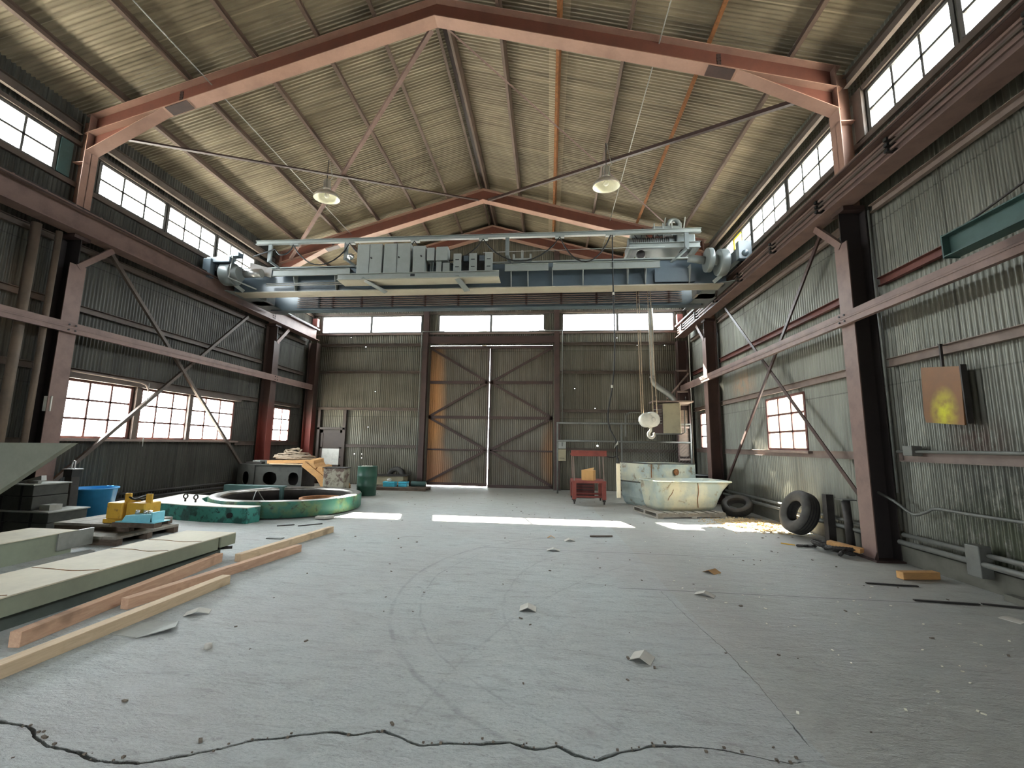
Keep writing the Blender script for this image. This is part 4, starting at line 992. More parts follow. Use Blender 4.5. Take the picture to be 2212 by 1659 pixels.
# big ring
rx, ry, rr_ = -6.2, 10.2, 1.65
t_ = thing('steel_ring', 'huge heavy steel ring with chipped green side lying flat on the floor', 'ring', (rx, ry, 0))
b = MB(Matrix.Identity(4)); b.lathe([(rr_-.03,.02),(rr_,.05),(rr_,.33),(rr_-.015,.352)], 96); b.build('side', M['ringp'], t_); b = MB(Matrix.Identity(4)); b.lathe([(rr_-.24,.30),(rr_-.24,.02),(rr_-.03,.02)], 96); b.build('inner_wall', M['iron'], t_)
MB(Matrix.Identity(4)).lathe([(rr_-.015,.352),(rr_-.03,.36),(rr_-.21,.36),(rr_-.24,.34),(rr_-.24,.29)], 96).build('rim', M['ringt'], t_, label='bare machined top rim')
MB(Matrix.Identity(4)).lathe([(0,.06),(.55,.06),(.55,.10),(.62,.10),(.62,.04),(rr_-.24,.04),(rr_-.24,.03),(0,.03)], 64).build('web', M['iron'], t_)
MB(Matrix.Identity(4)).lathe([(.40,.06),(.40,.22),(.50,.22),(.50,.06)], 40, TR(.55,.45,0)).build('hub', M['rust'], t_)
MB().tube(catmull([(-6.1,8.72,.37),(-6.12,8.85,.55),(-6.10,9.0,.40),(-6.05,9.2,.16)]), .008).build('wire_loop', M['galv'], t_)
tag(MB().poly([(-4.83,9.02,.01),(-4.52,9.10,.01),(-4.45,9.0,.02),(-4.6,8.86,.01),(-4.8,8.86,.01)],(0,0,.05)).build('crumpled_sheet', M['paper'], None, bev=.01), 'crumpled pale plastic at the foot of the ring', 'litter')
# teal block and rod pile behind the ring
tag(MB().box(-8.75,-7.05,11.25,11.45,0,.40).build('steel_slab', M['teal'], None, bev=.01), 'teal steel slab on edge behind the left rim of the ring', 'slab')
# casting with oval windows
t_ = thing('engine_stand', 'dark grey hollow cast frame with oval openings, rope heaped on top', 'casting', (-8.0, 12.9, 0))
def plate_hole(mb, x0, x1, z0, z1, y, cx, cz, ra, rb_, th=.03):
    n = 28; outer = []; inn = []
    for i in range(n):
        a = 2*PI*i/n + PI/4; c_, s_ = math.cos(a), math.sin(a); k = 1/max(abs(c_), abs(s_))
        outer.append((x0+(x1-x0)*(.5+.5*c_*k), z0+(z1-z0)*(.5+.5*s_*k))); inn.append((cx+ra*math.copysign(abs(c_)**.8, c_), cz+rb_*math.copysign(abs(s_)**.8, s_)))
    vs = [(x,y,z) for x,z in outer] + [(x,y,z) for x,z in inn] + [(x,y+th,z) for x,z in outer] + [(x,y+th,z) for x,z in inn]
    fs = []
    for i in range(n):
        j = (i+1) % n
        fs += [(i,j,n+j,n+i), (2*n+j,2*n+i,3*n+i,3*n+j), (n+i,n+j,3*n+j,3*n+i), (j,i,2*n+i,2*n+j)]
    mb.add(vs, fs)
for k, (x0, x1, ra) in enumerate(((-9.36,-8.82,.10),(-8.82,-7.85,.22),(-7.85,-7.32,.16))):
    b = MB(); plate_hole(b, x0, x1, .03, .86, 12.55 + (0 if k == 0 else .03), (x0+x1)/2, .48, ra, .19); b.build('side_panel', M['grey'], t_)
b = MB(); b.box(-9.38,-7.3,12.54,13.35,.86,.89); b.build('top_plate', M['grey'], t_)
b = MB(); b.box(-9.38,-7.3,12.50,13.35,0,.04); b.build('base_plate', M['grey'], t_)
MB().box(-9.36,-7.32,13.30,13.33,.04,.86).build('back_panel', M['iron'], t_); 
for x in (-9.36, -7.35): MB().box(x,x+.03,12.6,13.3,.04,.86).build('end_panel', M['iron'], t_)
# boards, trays and rope on the casting
brd = [(-9.22,-8.72,12.70,.89,.06,'iron'),(-9.05,-8.80,12.75,.95,.05,'galv'),(-8.62,-8.12,12.72,.89,.10,'grey'),(-8.05,-7.75,12.68,.89,.03,'plank')]
lb = ['flat dark plate at the left end of the casting top','small metal tray stacked on the dark plate','grey steel tray on the casting beside the boards','weathered short board on the casting']
for (x0,x1,y,z,h,mt), l in zip(brd, lb): tag(MB().box(x0,x1,y,y+.35,z,z+h).build('steel_tray' if mt != 'plank' else 'short_board', M[mt], None, bev=.004), l, 'tray' if mt != 'plank' else 'board')
tag(MB().bar((-8.45,12.66,.965),(-7.12,12.74,1.0),.22,.10).build('timber_beam', M['wood3'], None, bev=.005), 'reddish timber balk lying under the rope heap', 'timber')
tag(MB().bar((-8.3,12.50,.915),(-7.2,12.52,.915),.10,.025).build('short_board', M['wood2'], None), 'pale thin board on the casting edge in front of the balk', 'board')
rp = []; q = Vector((-7.35, 12.85, 1.10)); rr2 = random.Random(4)
for i in range(330):
    a = i*.55 + rr2.uniform(-.3,.3); rad = .08 + .40*abs(math.sin(i*.071)); h = 1.04 + .42*(1-rad/.56)*(i/330) + rr2.uniform(0,.06)
    rp.append((-7.82 + rad*1.15*math.cos(a) + .15*math.sin(i*.05), 12.90 + rad*.42*math.sin(a), h))
tag(MB().tube(catmull(rp, 2), .017, 6).build('rope_heap', M['rope']), 'tangled heap of thick brown rope on top of the casting', 'rope')
# tipped timber cribbing
t_ = thing('timber_cribbing', 'orange-brown notched timber cribbing tipped on edge in front of the casting', 'cribbing', (-6.75, 12.2, 0), None)
Tc = TR(-6.62, 12.74, .64, .05) @ Matrix.Scale(1.12, 4) @ Matrix.Rotation(.62, 4, 'Y') @ Matrix.Rotation(.12, 4, 'X')
for k in range(4):
    b = MB(Tc); x = -.52+.3*k; b.poly([(x,-.25,.02),(x,-.25,.12),(x+.10,-.25,.17),(x+.16,-.25,.10),(x+.27,-.25,.06),(x+.27,-.25,.02)], (0,.5,0)); b.build('notched_batten', M['wood3'], None).parent = t_
    t_.children[-1].location = -t_.location
for y in (-.24, .0, .2):
    b = MB(Tc); b.box(-.60,.68,y-.04,y+.05,-.14,.02); o = b.build('side_board', M['wood3'], None); o.parent = t_; o.location = -t_.location
b = MB(Tc); b.poly([(-.1,-.27,-.14),(.68,-.27,-.14),(.68,-.27,-.34),(.25,-.27,-.34),(.1,-.27,-.22)], (0,.52,0)); o = b.build('foot_block', M['wood3'], None); o.parent = t_; o.location = -t_.location
# rusty white drum, green drum
def drum(name, x, y, r_, h, mt, label, rings=True, litter=False, h0=0):
    t_ = thing(name, label, 'drum', (x, y, h0))
    pr = [(0,.01),(r_-.02,.01),(r_-.02,0),(r_,.0),(r_,.02)]
    if rings:
        for z in (h*.33, h*.66): pr += [(r_,z-.03),(r_+.012,z),(r_,z+.03)]
    pr += [(r_,h-.02),(r_+.008,h-.01),(r_,h),(r_-.02,h),(r_-.02,h-.03),(0,h-.03)]
    MB(Matrix.Identity(4)).lathe(pr, 40).build('shell', M[mt], t_)
    MB(Matrix.Identity(4)).cyl((r_*.5,0,h-.03),(r_*.5,0,h-.012),.035,n=12).build('bung', M['iron'], t_)
    return t_
t0 = thing('oil_tank', 'rusty white square tank beside the tipped cribbing', 'tank', (-6.04, 12.2, 0))
MB().box(-6.36,-5.72,12.02,12.36,.02,.86).build('body', M['barrelw'], t0, bev=.03); MB().box(-6.38,-5.70,12.0,12.38,.86,.88).build('lid', M['iron'], t0); MB().box(-6.32,-5.76,12.06,12.32,0,.02).build('foot', M['iron'], t0)
drum('oil_drum', -5.53, 13.15, .29, .88, 'drumg', 'dark green oil drum with rags on top, right of the white tank')
b = MB()
for k in range(5): b.lathe([(0,0),(.06,.005),(.045,.035),(0,.045)], 10, TR(-5.66+.06*k, 13.12+.04*math.sin(k*2), .852))
tag(b.build('rag', M['paper']), 'pale rags lying on the green drum lid', 'rag')
# clutter beside the big door, left
t_ = thing('metal_cabinet', 'low cream and olive cabinet lying against the end wall behind the blue boxes', 'cabinet', (-5.7, 15.75, 0))
MB().box(-6.22,-5.15,15.45,15.95,.10,.42).build('body', M['canvas'], t_, bev=.01); MB().box(-6.28,-5.05,15.40,16.0,.42,.445).build('lid', M['iron'], t_); MB().box(-6.2,-5.15,15.5,15.9,0,.10).build('plinth', M['iron'], t_)
def tyre_prof(Ro, Ri, w_):
    h = w_/2
    return [(Ri,-h*.62),(Ri+.02,-h*.72),(Ri+(Ro-Ri)*.45,-h),(Ro-.05,-h*.93),(Ro-.012,-h*.72),(Ro,-h*.4),(Ro,h*.4),(Ro-.012,h*.72),(Ro-.05,h*.93),(Ri+(Ro-Ri)*.45,h),(Ri+.02,h*.72),(Ri,h*.62),(Ri+.012,h*.5),(Ro-.06,h*.55),(Ro-.04,0),(Ro-.06,-h*.55),(Ri+.012,-h*.5),(Ri,-h*.62)]
def tyre(label, loc, Ro, Ri, w_, ax, mt='rubber'):
    t_ = thing('tyre', label, 'tyre', loc); t_.rotation_euler = Vector(ax).to_track_quat('Z', 'Y').to_euler()
    MB(Matrix.Identity(4)).lathe(tyre_prof(Ro,Ri,w_), 56).build('casing', M[mt], t_)
    b = MB(Matrix.Identity(4))
    for g in (-.25,-.08,.08,.25): b.lathe([(Ro+.001,g*w_-.008),(Ro+.003,g*w_),(Ro+.001,g*w_+.008)], 56)
    b.build('tread_groove', M['black'], t_)
    return t_
tyre('old tyre leaning behind the low cabinet by the end wall', (-5.68,16.18,.36), .35, .18, .22, (0,-1,.12))
def toolbox(x, y, w_, d_, h, label, mt='tblue'):
    t_ = thing('toolbox', label, 'toolbox', (x,y,.10))
    MB().box(x-w_/2,x+w_/2,y-d_/2,y+d_/2,.10,.10+h*.65).build('body', M[mt], t_, bev=.01); MB().box(x-w_/2-.01,x+w_/2+.01,y-d_/2-.01,y+d_/2+.01,.10+h*.67,.10+h).build('lid', M[mt], t_, bev=.015)
    b = MB(); b.tube([(x-.07,y,.10+h),(x-.06,y,.13+h),(x+.06,y,.13+h),(x+.07,y,.10+h)], .008); b.build('handle', M['iron'], t_)
toolbox(-5.45,14.95,.42,.24,.17,'left blue toolbox beside the green drum'); toolbox(-5.0,15.05,.30,.24,.17,'right blue toolbox of the pair by the cabinet')
tag(MB().cyl((-4.78,15.2,.19),(-4.25,15.25,.19),.09,n=20).build('gas_cylinder', M['teal'], None, bev=.02), 'small blue-green cylinder lying right of the toolboxes', 'cylinder')
slab(-6.0,-3.95+.0-.15,14.6,15.36,0,.10,'woodd','low dark skid under the blue toolboxes')
tag(MB().lathe([(0,0),(.07,0),(.08,.03),(.07,.09),(.03,.11),(0,.11)], 16, TR(-5.48,14.95,.27)).build('rag', M['white']), 'white rag bundle on the left blue toolbox', 'rag')
# pipes and dark steel along the foot of the left wall
for k, (x, z, r_, l) in enumerate(((-9.44,.38,.03,'upper dark pipe along the foot of the left wall'),(-9.40,.26,.035,'lower dark pipe along the foot of the left wall'))):
    tag(MB().cyl((x, 8.7, z), (x, 13.2, z-.04), r_, n=12).build('wall_pipe', M['iron']), l, 'pipe')
tag(MB().chan((-9.10,9.2,.10),(-9.05,12.3,.10),.20,.09,.01).build('steel_channel', M['iron']), 'dark steel channel lying on the floor along the left wall', 'channel')
tag(MB().box(XL+.28-.02,XL+.42,7.19,7.21,2.08,2.36).build('notice_sheet', M['white']), 'small white torn notice on the nearest left column', 'notice')
# swing-arm and chain by the left window
tag(MB().tube(catmull([(-9.42,9.33,2.9),(-9.42,9.33,2.2),(-9.42,9.36,1.55),(-9.40,9.34,1.42)]), .008).build('pull_chain', M['galv']), 'thin pull chain hanging in front of the left windows', 'chain')
b = MB(); b.tube(catmull([(-9.44,7.6,2.92),(-9.42,8.8,2.90),(-9.40,9.2,2.86),(-9.38,9.3,2.70)]), .02)
tag(b.build('conduit', M['girt_p']), 'rusty conduit running over the left windows and bending down', 'conduit')

# ================================================================ THINGS ON THE RIGHT
# red cart
t_ = thing('steel_cart', 'red steel cart on casters with a tall open frame, beside the pale tubs', 'cart', (1.3, 12.9, 0))
cx0, cx1, cy0, cy1 = .68, 1.62, 12.55, 13.55
b = MB(); b.box(cx0,cx1,cy0,cy1,.58,.64); b.build('deck', M['redp'], t_)
for x in (cx0+.06, cx1-.06):
    for y in (cy0+.05, cy1-.05):
        MB().box(x-.055,x+.055,y-.04,y+.04,.13,.58).build('leg', M['redp'], t_)
        MB().cyl((x-.02,y,.05),(x+.02,y,.05),.05,n=16).build('caster', M['iron'], t_); MB().box(x-.04,x+.04,y-.03,y+.03,.07,.13).build('caster_fork', M['iron'], t_)
        MB().bar((x,y,.64),(x-.02,y,1.36),.03,.03).build('upright', M['girt_p'], t_)
b = MB(); b.chan((cx0-.02,cy0+.02,1.40),(cx1+.02,cy0+.02,1.40),.16,.06,.01); b.build('top_rail', M['redp'], t_, label='scuffed red top channel')
MB().bar((cx0,cy1-.04,1.36),(cx1,cy1-.04,1.36),.04,.06).build('back_rail', M['redp'], t_)
for y in (cy0+.1, cy1-.1): MB().bar((cx0+.05,y,.20),(cx1-.05,y,.20),.04,.05).build('lower_rail', M['redp'], t_)
MB().tube(catmull([(cx1,cy0+.05,1.33),(cx1+.2,cy0+.1,1.30),(cx1+.38,cy0+.2,1.36)]), .018).build('side_arm', M['iron'], t_)
t_ = thing('storage_bin', 'dark red slatted bin on the floor behind and under the red cart', 'bin', (.95, 14.0, 0))
MB().box(.72,1.45,14.05,14.6,.0,.52).build('body', M['binred'], t_, bev=.01)
b = MB()
for k in range(5): b.box(.76,1.41,14.035,14.052,.07+.085*k,.09+.085*k)
b.build('slat_gap', M['black'], t_)
# cardboard box on the cart
t_ = thing('cardboard_box', 'brown cardboard carton with one flap raised, standing on the red cart', 'carton', (1.15, 12.85, .64))
Tb = TR(0,0,0,-.35)
b = MB(Tb); b.box(-.16,.18,-.13,.15,0,.28); b.build('body', M['card'], t_, bev=.004)
b = MB(Tb); b.poly([(-.16,-.13,.28),(.18,-.13,.285),(.18,.0,.36),(-.16,.0,.28)], (0,.006,.004)); b.build('flap', M['card'], t_)
# breaker boxes with the papers
t_ = thing('electrical_box', 'grey and tan electrical boxes with a lever on the wall right of the big door', 'electrical box', (.55, 16.25, 1.05))
MB().box(.38,.66,16.18,16.34,1.50,1.78).build('switch_box', M['seatgrey'], t_); MB().box(.36,.66,16.16,16.34,1.05,1.47).build('panel_box', M['canvas'], t_); MB().box(.51,.53,16.15,16.18,1.58,1.72).build('lever', M['black'], t_)
MB().box(.42,.60,16.155,16.162,1.15,1.165).build('slot', M['black'], t_)
# pipe railing with chain-link
t_ = thing('pipe_railing', 'grey pipe railing with chain-link mesh across the right rear corner', 'railing', (2.5, 15.2, 0))
for z in (2.38, 1.77): MB().cyl((.30,15.2,z),(4.78,15.2,z),.03,n=12).build('rail', M['pipe'], t_)
for x in (.33, 2.50, 4.76): MB().cyl((x,15.2,0),(x,15.2,2.40),.028,n=12).build('post', M['pipe'], t_)
b = MB(); g = .11
for k in range(-20, 22):
    for sg in (1, -1):
        x0, z0, x1, z1 = 2.52+k*g, .3, 2.52+k*g+sg*1.45, 1.75
        if sg < 0: x0 += 0
        # clip to the panel
        def clip(xa, za, xb, zb, lo, hi):
            if max(xa,xb) < lo or min(xa,xb) > hi: return None
            def at(x): return za+(zb-za)*(x-xa)/(xb-xa)
            if xa < lo: xa, za = lo, at(lo)
            if xa > hi: za = at(hi); xa = hi
            if xb < lo: zb = at(lo) if xa != lo else zb; xb = lo
            if xb > hi: zb = at(hi) if xa != hi else zb; xb = hi
            return xa, za, xb, zb
        q = clip(x0, z0, x1, z1, 2.52, 4.74)
        if q and (abs(q[0]-q[2]) > .02): b.cyl((q[0],15.2+.004*sg,q[1]),(q[2],15.2+.004*sg,q[3]),.0035,n=4,cap=False)
b.build('chain_link_mesh', M['pipe'], t_)
tag(MB().tube(catmull([(2.72,15.66,1.95),(2.72,15.66,2.55),(2.77,15.66,2.73),(2.95,15.66,2.80),(3.7,15.66,2.80),(4.50,15.66,2.80)]), .022).build('bent_pipe', M['pipe']), 'bent grey pipe rising behind the railing left of the heater', 'pipe')
# unit heater and flue
t_ = thing('unit_heater', 'tan suspended unit heater with louvred side, behind the hook block', 'heater', (4.05, 15.0, 2.0))
b = MB(TR(0,0,0,-.30)); b.box(-.20,.34,-.28,.30,.06,1.05); b.build('casing', M['canvas'], t_, bev=.015)
b = MB(TR(0,0,0,-.30)); b.box(-.50,-.21,-.26,.28,.05,1.0); b.build('louvre_box', M['steel_d'], t_)
b = MB(TR(0,0,0,-.30))
for k in range(6): b.poly([(-.49,-.27,.40+.09*k),(-.23,-.27,.40+.09*k),(-.23,-.31,.37+.09*k),(-.49,-.31,.37+.09*k)], (0,.01,.01))
b.build('louvre', M['galv'], t_)
b = MB(TR(0,0,0,-.30)); b.tube([(-.45,-.3,.04),(.36,-.3,.04),(.46,-.3,.10),(.46,-.3,.80)], .02); b.build('frame_pipe', M['pipe'], t_)
MB().box(3.45,4.75,14.70,15.30,3.08,3.13).build('hanger_frame', M['girt_p'], t_)
for x in (3.6, 4.6): MB().cyl((x,15.0,3.13),(x,15.0,3.3),.02,n=8).build('hanger_stub', M['iron'], t_)
t_ = thing('flue_pipe', 'grey vent pipe dropping past the end windows and angling to the heater', 'pipe', (3.62, 15.3, 3.1))
MB().tube([(3.60,15.3,9.0-.35),(3.60,15.3,3.95)], .085, 20).build('riser', M['galv'], t_)
MB().tube(catmull([(3.60,15.3,4.0),(3.62,15.3,3.85),(3.72,15.25,3.70),(4.02,15.1,3.42),(4.20,15.02,3.22),(4.22,15.0,3.12)]), .085, 20).build('elbow', M['galv'], t_)
b = MB(); b.cyl((3.60,15.3,3.98),(3.60,15.3,4.04),.098,n=20); b.build('collar', M['galv'], t_)
# rusty rack in the corner
t_ = thing('steel_rack', 'rusty pipe rack standing in the rear right corner behind the heater', 'rack', (4.8, 15.8, 0))
for x in (4.50, 4.92): MB().box(x-.025,x+.025,15.68,15.74,0,4.55 if x > 4.6 else 4.3).build('post', M['steel_d'], t_)
for z in (1.2, 2.3, 3.1, 3.55, 4.3): MB().box(4.50,4.92,15.69,15.73,z-.03,z+.03).build('shelf_bar', M['girt_p'], t_)
MB().bar((4.15,15.62,3.3),(4.92,15.66,4.2),.05,.05).build('stay', M['girt_p'], t_)
MB().box(4.55,4.88,15.76,15.80,1.3,2.9).build('board', M['woodd'], t_)
tag(MB().box(4.35,5.0,13.98,14.6,0,.78).build('black_box', M['black'], None, bev=.02), 'black plastic chest in the corner behind the pale tubs', 'chest')
# fibreglass tubs
def rrect(x0, x1, y0, y1, r_, z, n=6):
    P = []
    for (cx, cy_, a0) in ((x1-r_,y1-r_,0),(x0+r_,y1-r_,PI/2),(x0+r_,y0+r_,PI),(x1-r_,y0+r_,3*PI/2)):
        for i in range(n+1): a = a0+PI/2*i/n; P.append((cx+r_*math.cos(a), cy_+r_*math.sin(a), z))
    return P
def tub(T, lv, mats, name, label, loc, rim=.035):
    t_ = thing(name, label, 'tub', loc)
    rings = [rrect(*l) for l in lv]; k = len(rings[0])
    def skin(rs, flip=False):
        vs = [p for r_ in rs for p in r_]; fs = []
        for i in range(len(rs)-1):
            for j in range(k): fs.append((i*k+j, i*k+(j+1) % k, (i+1)*k+(j+1) % k, (i+1)*k+j))
        return vs, fs
    b = MB(T); vs, fs = skin(rings); b.add(vs, fs, True); b.add(rings[0], [tuple(range(k))[::-1]])
    inner = [[(x*.965+ (lv[0][0]+lv[0][1])/2*.035, y*.965, z+.02 if i == 0 else z) for x,y,z in r_] for i, r_ in enumerate(rings)]
    vs, fs = skin(inner); b.add(vs, fs, True); b.add(inner[0], [tuple(range(k))])
    o = b.build('shell', mats[0], None); o.parent = t_; o.location = -Vector(loc)
    b = MB(T); top = rings[-1]; b.tube(top, rim, 8, closed=True); o = b.build('rim', mats[1], None); o.parent = t_; o.location = -Vector(loc)
    return t_
# front tub: (x0,x1,y0,y1,corner,z)
T1 = TR(3.30, 11.35, .13, .26)
t1 = tub(T1, [(-.80,.58,-.40,.40,.16,0),(-.84,.66,-.44,.44,.15,.10),(-.87,.74,-.47,.47,.14,.30),(-.89,.82,-.49,.49,.14,.46),(-.90,.96,-.50,.50,.14,.60),(-.91,1.04,-.51,.51,.14,.67)], (M['tub'], M['tub']), 'fibreglass_tub', 'stained pale green tub with flared right end, standing on a wooden pallet', (3.30,11.35,.13), .022)
b = MB(T1); b.tube([(.10,-.515,.66),(.12,-.50,.45),(.10,-.475,.28),(.12,-.45,.08)], .008, 6); b.tube(catmull([(-.52,-.503,.50),(-.56,-.492,.40),(-.62,-.488,.33),(-.66,-.485,.25)]), .006, 5); o = b.build('crack', M['rust'], None); o.parent = t1; o.location = (-3.30,-11.35,-.13)
T2 = TR(3.02, 12.82, 0, .0)
A_, B_, C_, D_ = (2.06,13.12), (2.72,12.02), (4.05,12.55), (3.42,13.62)
t2 = thing('fibreglass_tub', 'taller boxy stained tub with a seam round its middle, behind the pallet', 'tub', (3.0, 12.8, 0))
def quadring(f, z): 
    c_ = Vector(((A_[0]+C_[0])/2, (A_[1]+C_[1])/2)); P = []
    Q = [c_ + (Vector(q)-c_)*f for q in (A_, B_, C_, D_)]
    for i in range(4):
        p, a, b2 = Q[i], Q[i-1], Q[(i+1) % 4]
        for tt in (0, .5, 1):
            u = p + (a-p).normalized()*.07*(1-tt) + (b2-p).normalized()*.07*tt
            if tt == .5: u = p + ((a-p).normalized() + (b2-p).normalized())*.02
            P.append((u.x, u.y, z))
    return P
def loft(levels, mt, nm):
    rs = [quadring(f, z) for f, z in levels]; k = len(rs[0]); vs = [p for r_ in rs for p in r_]
    fs = [(i*k+j, i*k+(j+1) % k, (i+1)*k+(j+1) % k, (i+1)*k+j) for i in range(len(rs)-1) for j in range(k)]
    b = MB(); b.add(vs, fs); 
    if levels[0][1] < .1 : b.add(rs[0], [tuple(range(k))[::-1]])
    return b.build(nm, mt, t2)
loft([(.84,.0),(.90,.06),(.955,.22),(.985,.63)], M['tub_b'], 'lower_shell')
loft([(1.0,.655),(1.0,1.15),(1.0,1.165),(.975,1.165),(.97,.70),(.8,.60)], M['tub'], 'upper_shell')
b = MB(); b.tube(quadring(1.005,.645), .020, 6, closed=True); b.build('seam', M['grey'], t2)
b = MB(); b.tube(quadring(1.0,1.165), .016, 6, closed=True); b.build('rim', M['iron'], t2)
b = MB(); b.cyl((3.42,12.28,.95),(3.44,12.25,.95),.085,n=20); b.build('drain_stain', M['rust'], t2)
b = MB(); b.box(2.715,2.735,12.005,12.03,.66,1.15); b.build('corner_hinge', M['rust'], t2)
# pallet
t_ = thing('wooden_pallet', 'weathered wooden pallet under the flared tub', 'pallet', (3.25, 11.3, 0))
Tp = TR(3.20, 11.30, 0, .26)
def pp(b, nm, mt): o = b.build(nm, M[mt], None); o.parent = t_; o.location = -t_.location
for k in range(7): b = MB(Tp); x = -.92+.25*k; b.box(x, x+.17, -.68, .6, .105, .128); pp(b, 'deck_board', 'plank')
for y in (-.66, -.05, .52):
    b = MB(Tp); b.box(-.92,.78,y,y+.08,.03,.105); pp(b, 'stringer', 'plank')
for x in (-.92, -.1, .62): b = MB(Tp); b.box(x,x+.13,-.68,.6,.0,.03); pp(b, 'bottom_board', 'plank')
# tyres by the right wall
tyre('larger tyre standing and leaning toward the right wall in front of two posts', (4.70,8.92,.435), .40, .19, .30, (-.93,-.10,.34))
tyre('smaller tyre lying tilted near the corner of the pale tub', (4.55,11.30,.24), .34, .20, .24, (-.30,-.42,.85))
# steel posts leaning/standing
t_ = thing('pipe_stub', 'dark square steel post standing just right of the larger tyre', 'post', (4.92, 8.42, 0))
MB().box(4.86,4.98,8.34,8.46,0,.83).build('shaft', M['iron'], t_)
t_ = thing('pipe_stub', 'round pipe post with a flat square cap near the nearest right column', 'post', (4.98, 7.98, 0))
MB().cyl((4.98,7.98,.012),(4.95,7.98,.78),.06,n=20).build('shaft', M['iron'], t_); MB().box(4.84,5.06,7.88,8.08,.78,.795).build('cap', M['pipe'], t_); MB().box(4.88,5.08,7.88,8.08,0,.012).build('foot', M['iron'], t_)
# chain heap, timber, cardboard
def chain(pts, r_, lk, mt, name, label, cat='chain', seed=1):
    b = MB(); P = catmull(pts, 8); L = 0; rn = random.Random(seed); i = 0
    d_ = 0
    for k in range(len(P)-1):
        seg = (P[k+1]-P[k]); n = max(1, int(seg.length/(lk*.75)))
        for q in range(n):
            p = P[k] + seg*(q/n); dr = seg.normalized(); s_ = dr.cross(Vector((0,0,1))); 
            if s_.length < .1: s_ = Vector((1,0,0))
            s_.normalize(); n2 = s_ if i % 2 else dr.cross(s_)
            b.tube([p + dr*lk*.5*math.cos(a) + n2*lk*.30*math.sin(a) for a in [2*PI*j/8 for j in range(8)]], r_, 5, closed=True); i += 1
    return tag(b.build(name, M[mt]), label, cat)
cp = []
rn = random.Random(3)
for i in range(26):
    a = i*.9; cp.append((4.46+.17*math.cos(a)+.004*i, 7.68+.25*math.sin(a*.8)-.006*i, .03+.09*abs(math.sin(i*.5))))
chain(cp, .011, .075, 'iron', 'heavy_chain', 'heap of heavy dark chain at the foot of the right column')
tag(MB().bar((4.44,7.66,.15),(4.70,7.30,.11),.13,.07).build('timber_block', M['wood3'], None, bev=.006), 'orange timber block lying on the chain against the column foot', 'timber')
tag(MB().bar((4.44,6.25,.05),(4.93,6.33,.05),.10,.09).build('timber_block', M['wood3'], None, bev=.006), 'short timber block in front of the nearest right column', 'timber')
chain([(4.15,7.98,.02),(4.22,7.93,.03),(4.30,7.99,.02),(4.36,7.93,.03),(4.42,7.97,.02)], .008, .05, 'iron', 'short_chain', 'short dark chain end on the floor near the larger tyre', seed=5)
tag(MB().bar((3.98,8.18,.012),(4.14,8.05,.012),.02,.015).build('marker_stick', M['yellow']), 'small yellow stick on the floor by the short chain', 'stick')
for a, b_, l in (((3.86,5.98),(4.40,5.93),'thin flat steel bar on the floor before the right column'), ((3.95,5.40),(4.55,5.35),'longer thin steel bar on the floor nearer the camera'), ((4.6,5.38),(4.95,5.30),'short bent steel strip by the right curb')):
    tag(MB().bar((a[0],a[1],.010),(b_[0],b_[1],.012),.03,.012).build('steel_bar', M['iron']), l, 'bar')
tag(MB().bar((4.98,3.3,.04),(5.02,5.55,.04),.09,.07).build('floor_channel', M['conc']), 'grey length of channel along the foot of the right wall', 'channel')
# pipes along the right curb, conduits and boxes on the right wall
for x, z, r_, l in ((5.08,.42,.03,'upper grey pipe along the right wall just above the curb'),(5.02,.32,.035,'lower grey pipe along the right wall beside the curb')):
    tag(MB().cyl((x,3.0,z),(x,7.0,z),r_,n=12).build('wall_pipe', M['pipe']), l+', before the column', 'pipe'); tag(MB().cyl((x,7.6,z),(x,13.3,z),r_,n=12).build('wall_pipe', M['pipe']), l+', beyond the column', 'pipe')
tag(MB().box(4.98,5.12,5.78,5.96,.16,.52).build('junction_box', M['pipe'], None, bev=.01), 'flat grey junction plate on the pipes at the right wall foot', 'junction box')
tag(MB().cyl((5.08,3.0,1.60),(5.08,6.95,1.60),.022,n=10).build('conduit', M['pipe']), 'straight grey conduit along the right wall at window sill height', 'conduit')
tag(MB().box(5.02,5.16,6.62,6.78,1.54,1.68).build('outlet_box', M['pipe'], None, bev=.01), 'small grey outlet box on the conduit right of the nearest column', 'outlet box')
tag(MB().tube(catmull([(5.0,7.3,.98),(5.02,7.02,.88),(5.05,6.75,.74),(5.07,6.55,.80),(5.08,6.40,.86),(5.08,5.9,.86),(5.08,5.0,.87),(5.08,3.2,.88)]), .020).build('conduit', M['pipe']), 'broken drooping conduit hanging off the right wall behind the column', 'conduit')
for y in (7.52, ):
    tag(MB().cyl((5.08,y-.5,1.0),(5.08,y-.5,5.4),.018,n=8).build('conduit', M['pipe']), 'vertical thin conduit on the right wall beside the nearest column', 'conduit')
# orange panel
t_ = thing('hanging_panel', 'rust-orange metal panel with yellow spray patch hanging on the right wall', 'panel', (5.06, 6.08, 1.9))
b = MB(); b.poly([(5.07,6.38,2.74),(5.07,5.82,2.66),(5.04,5.82,1.93),(5.04,6.36,1.99),(5.04,6.38,2.1)], (.02,0,0)); 
o = b.build('sheet', M['orange'], None); o.parent = t_; o.location = -t_.location
b = MB(); b.box(5.06,5.13,5.80,5.82,1.95,2.68); b.build('folded_edge', M['iron'], t_); b = MB(); b.box(5.09,5.12,6.08,6.10,2.66,2.99); b.box(5.09,5.22,6.08,6.10,2.98,3.0); b.build('hook', M['iron'], t_)
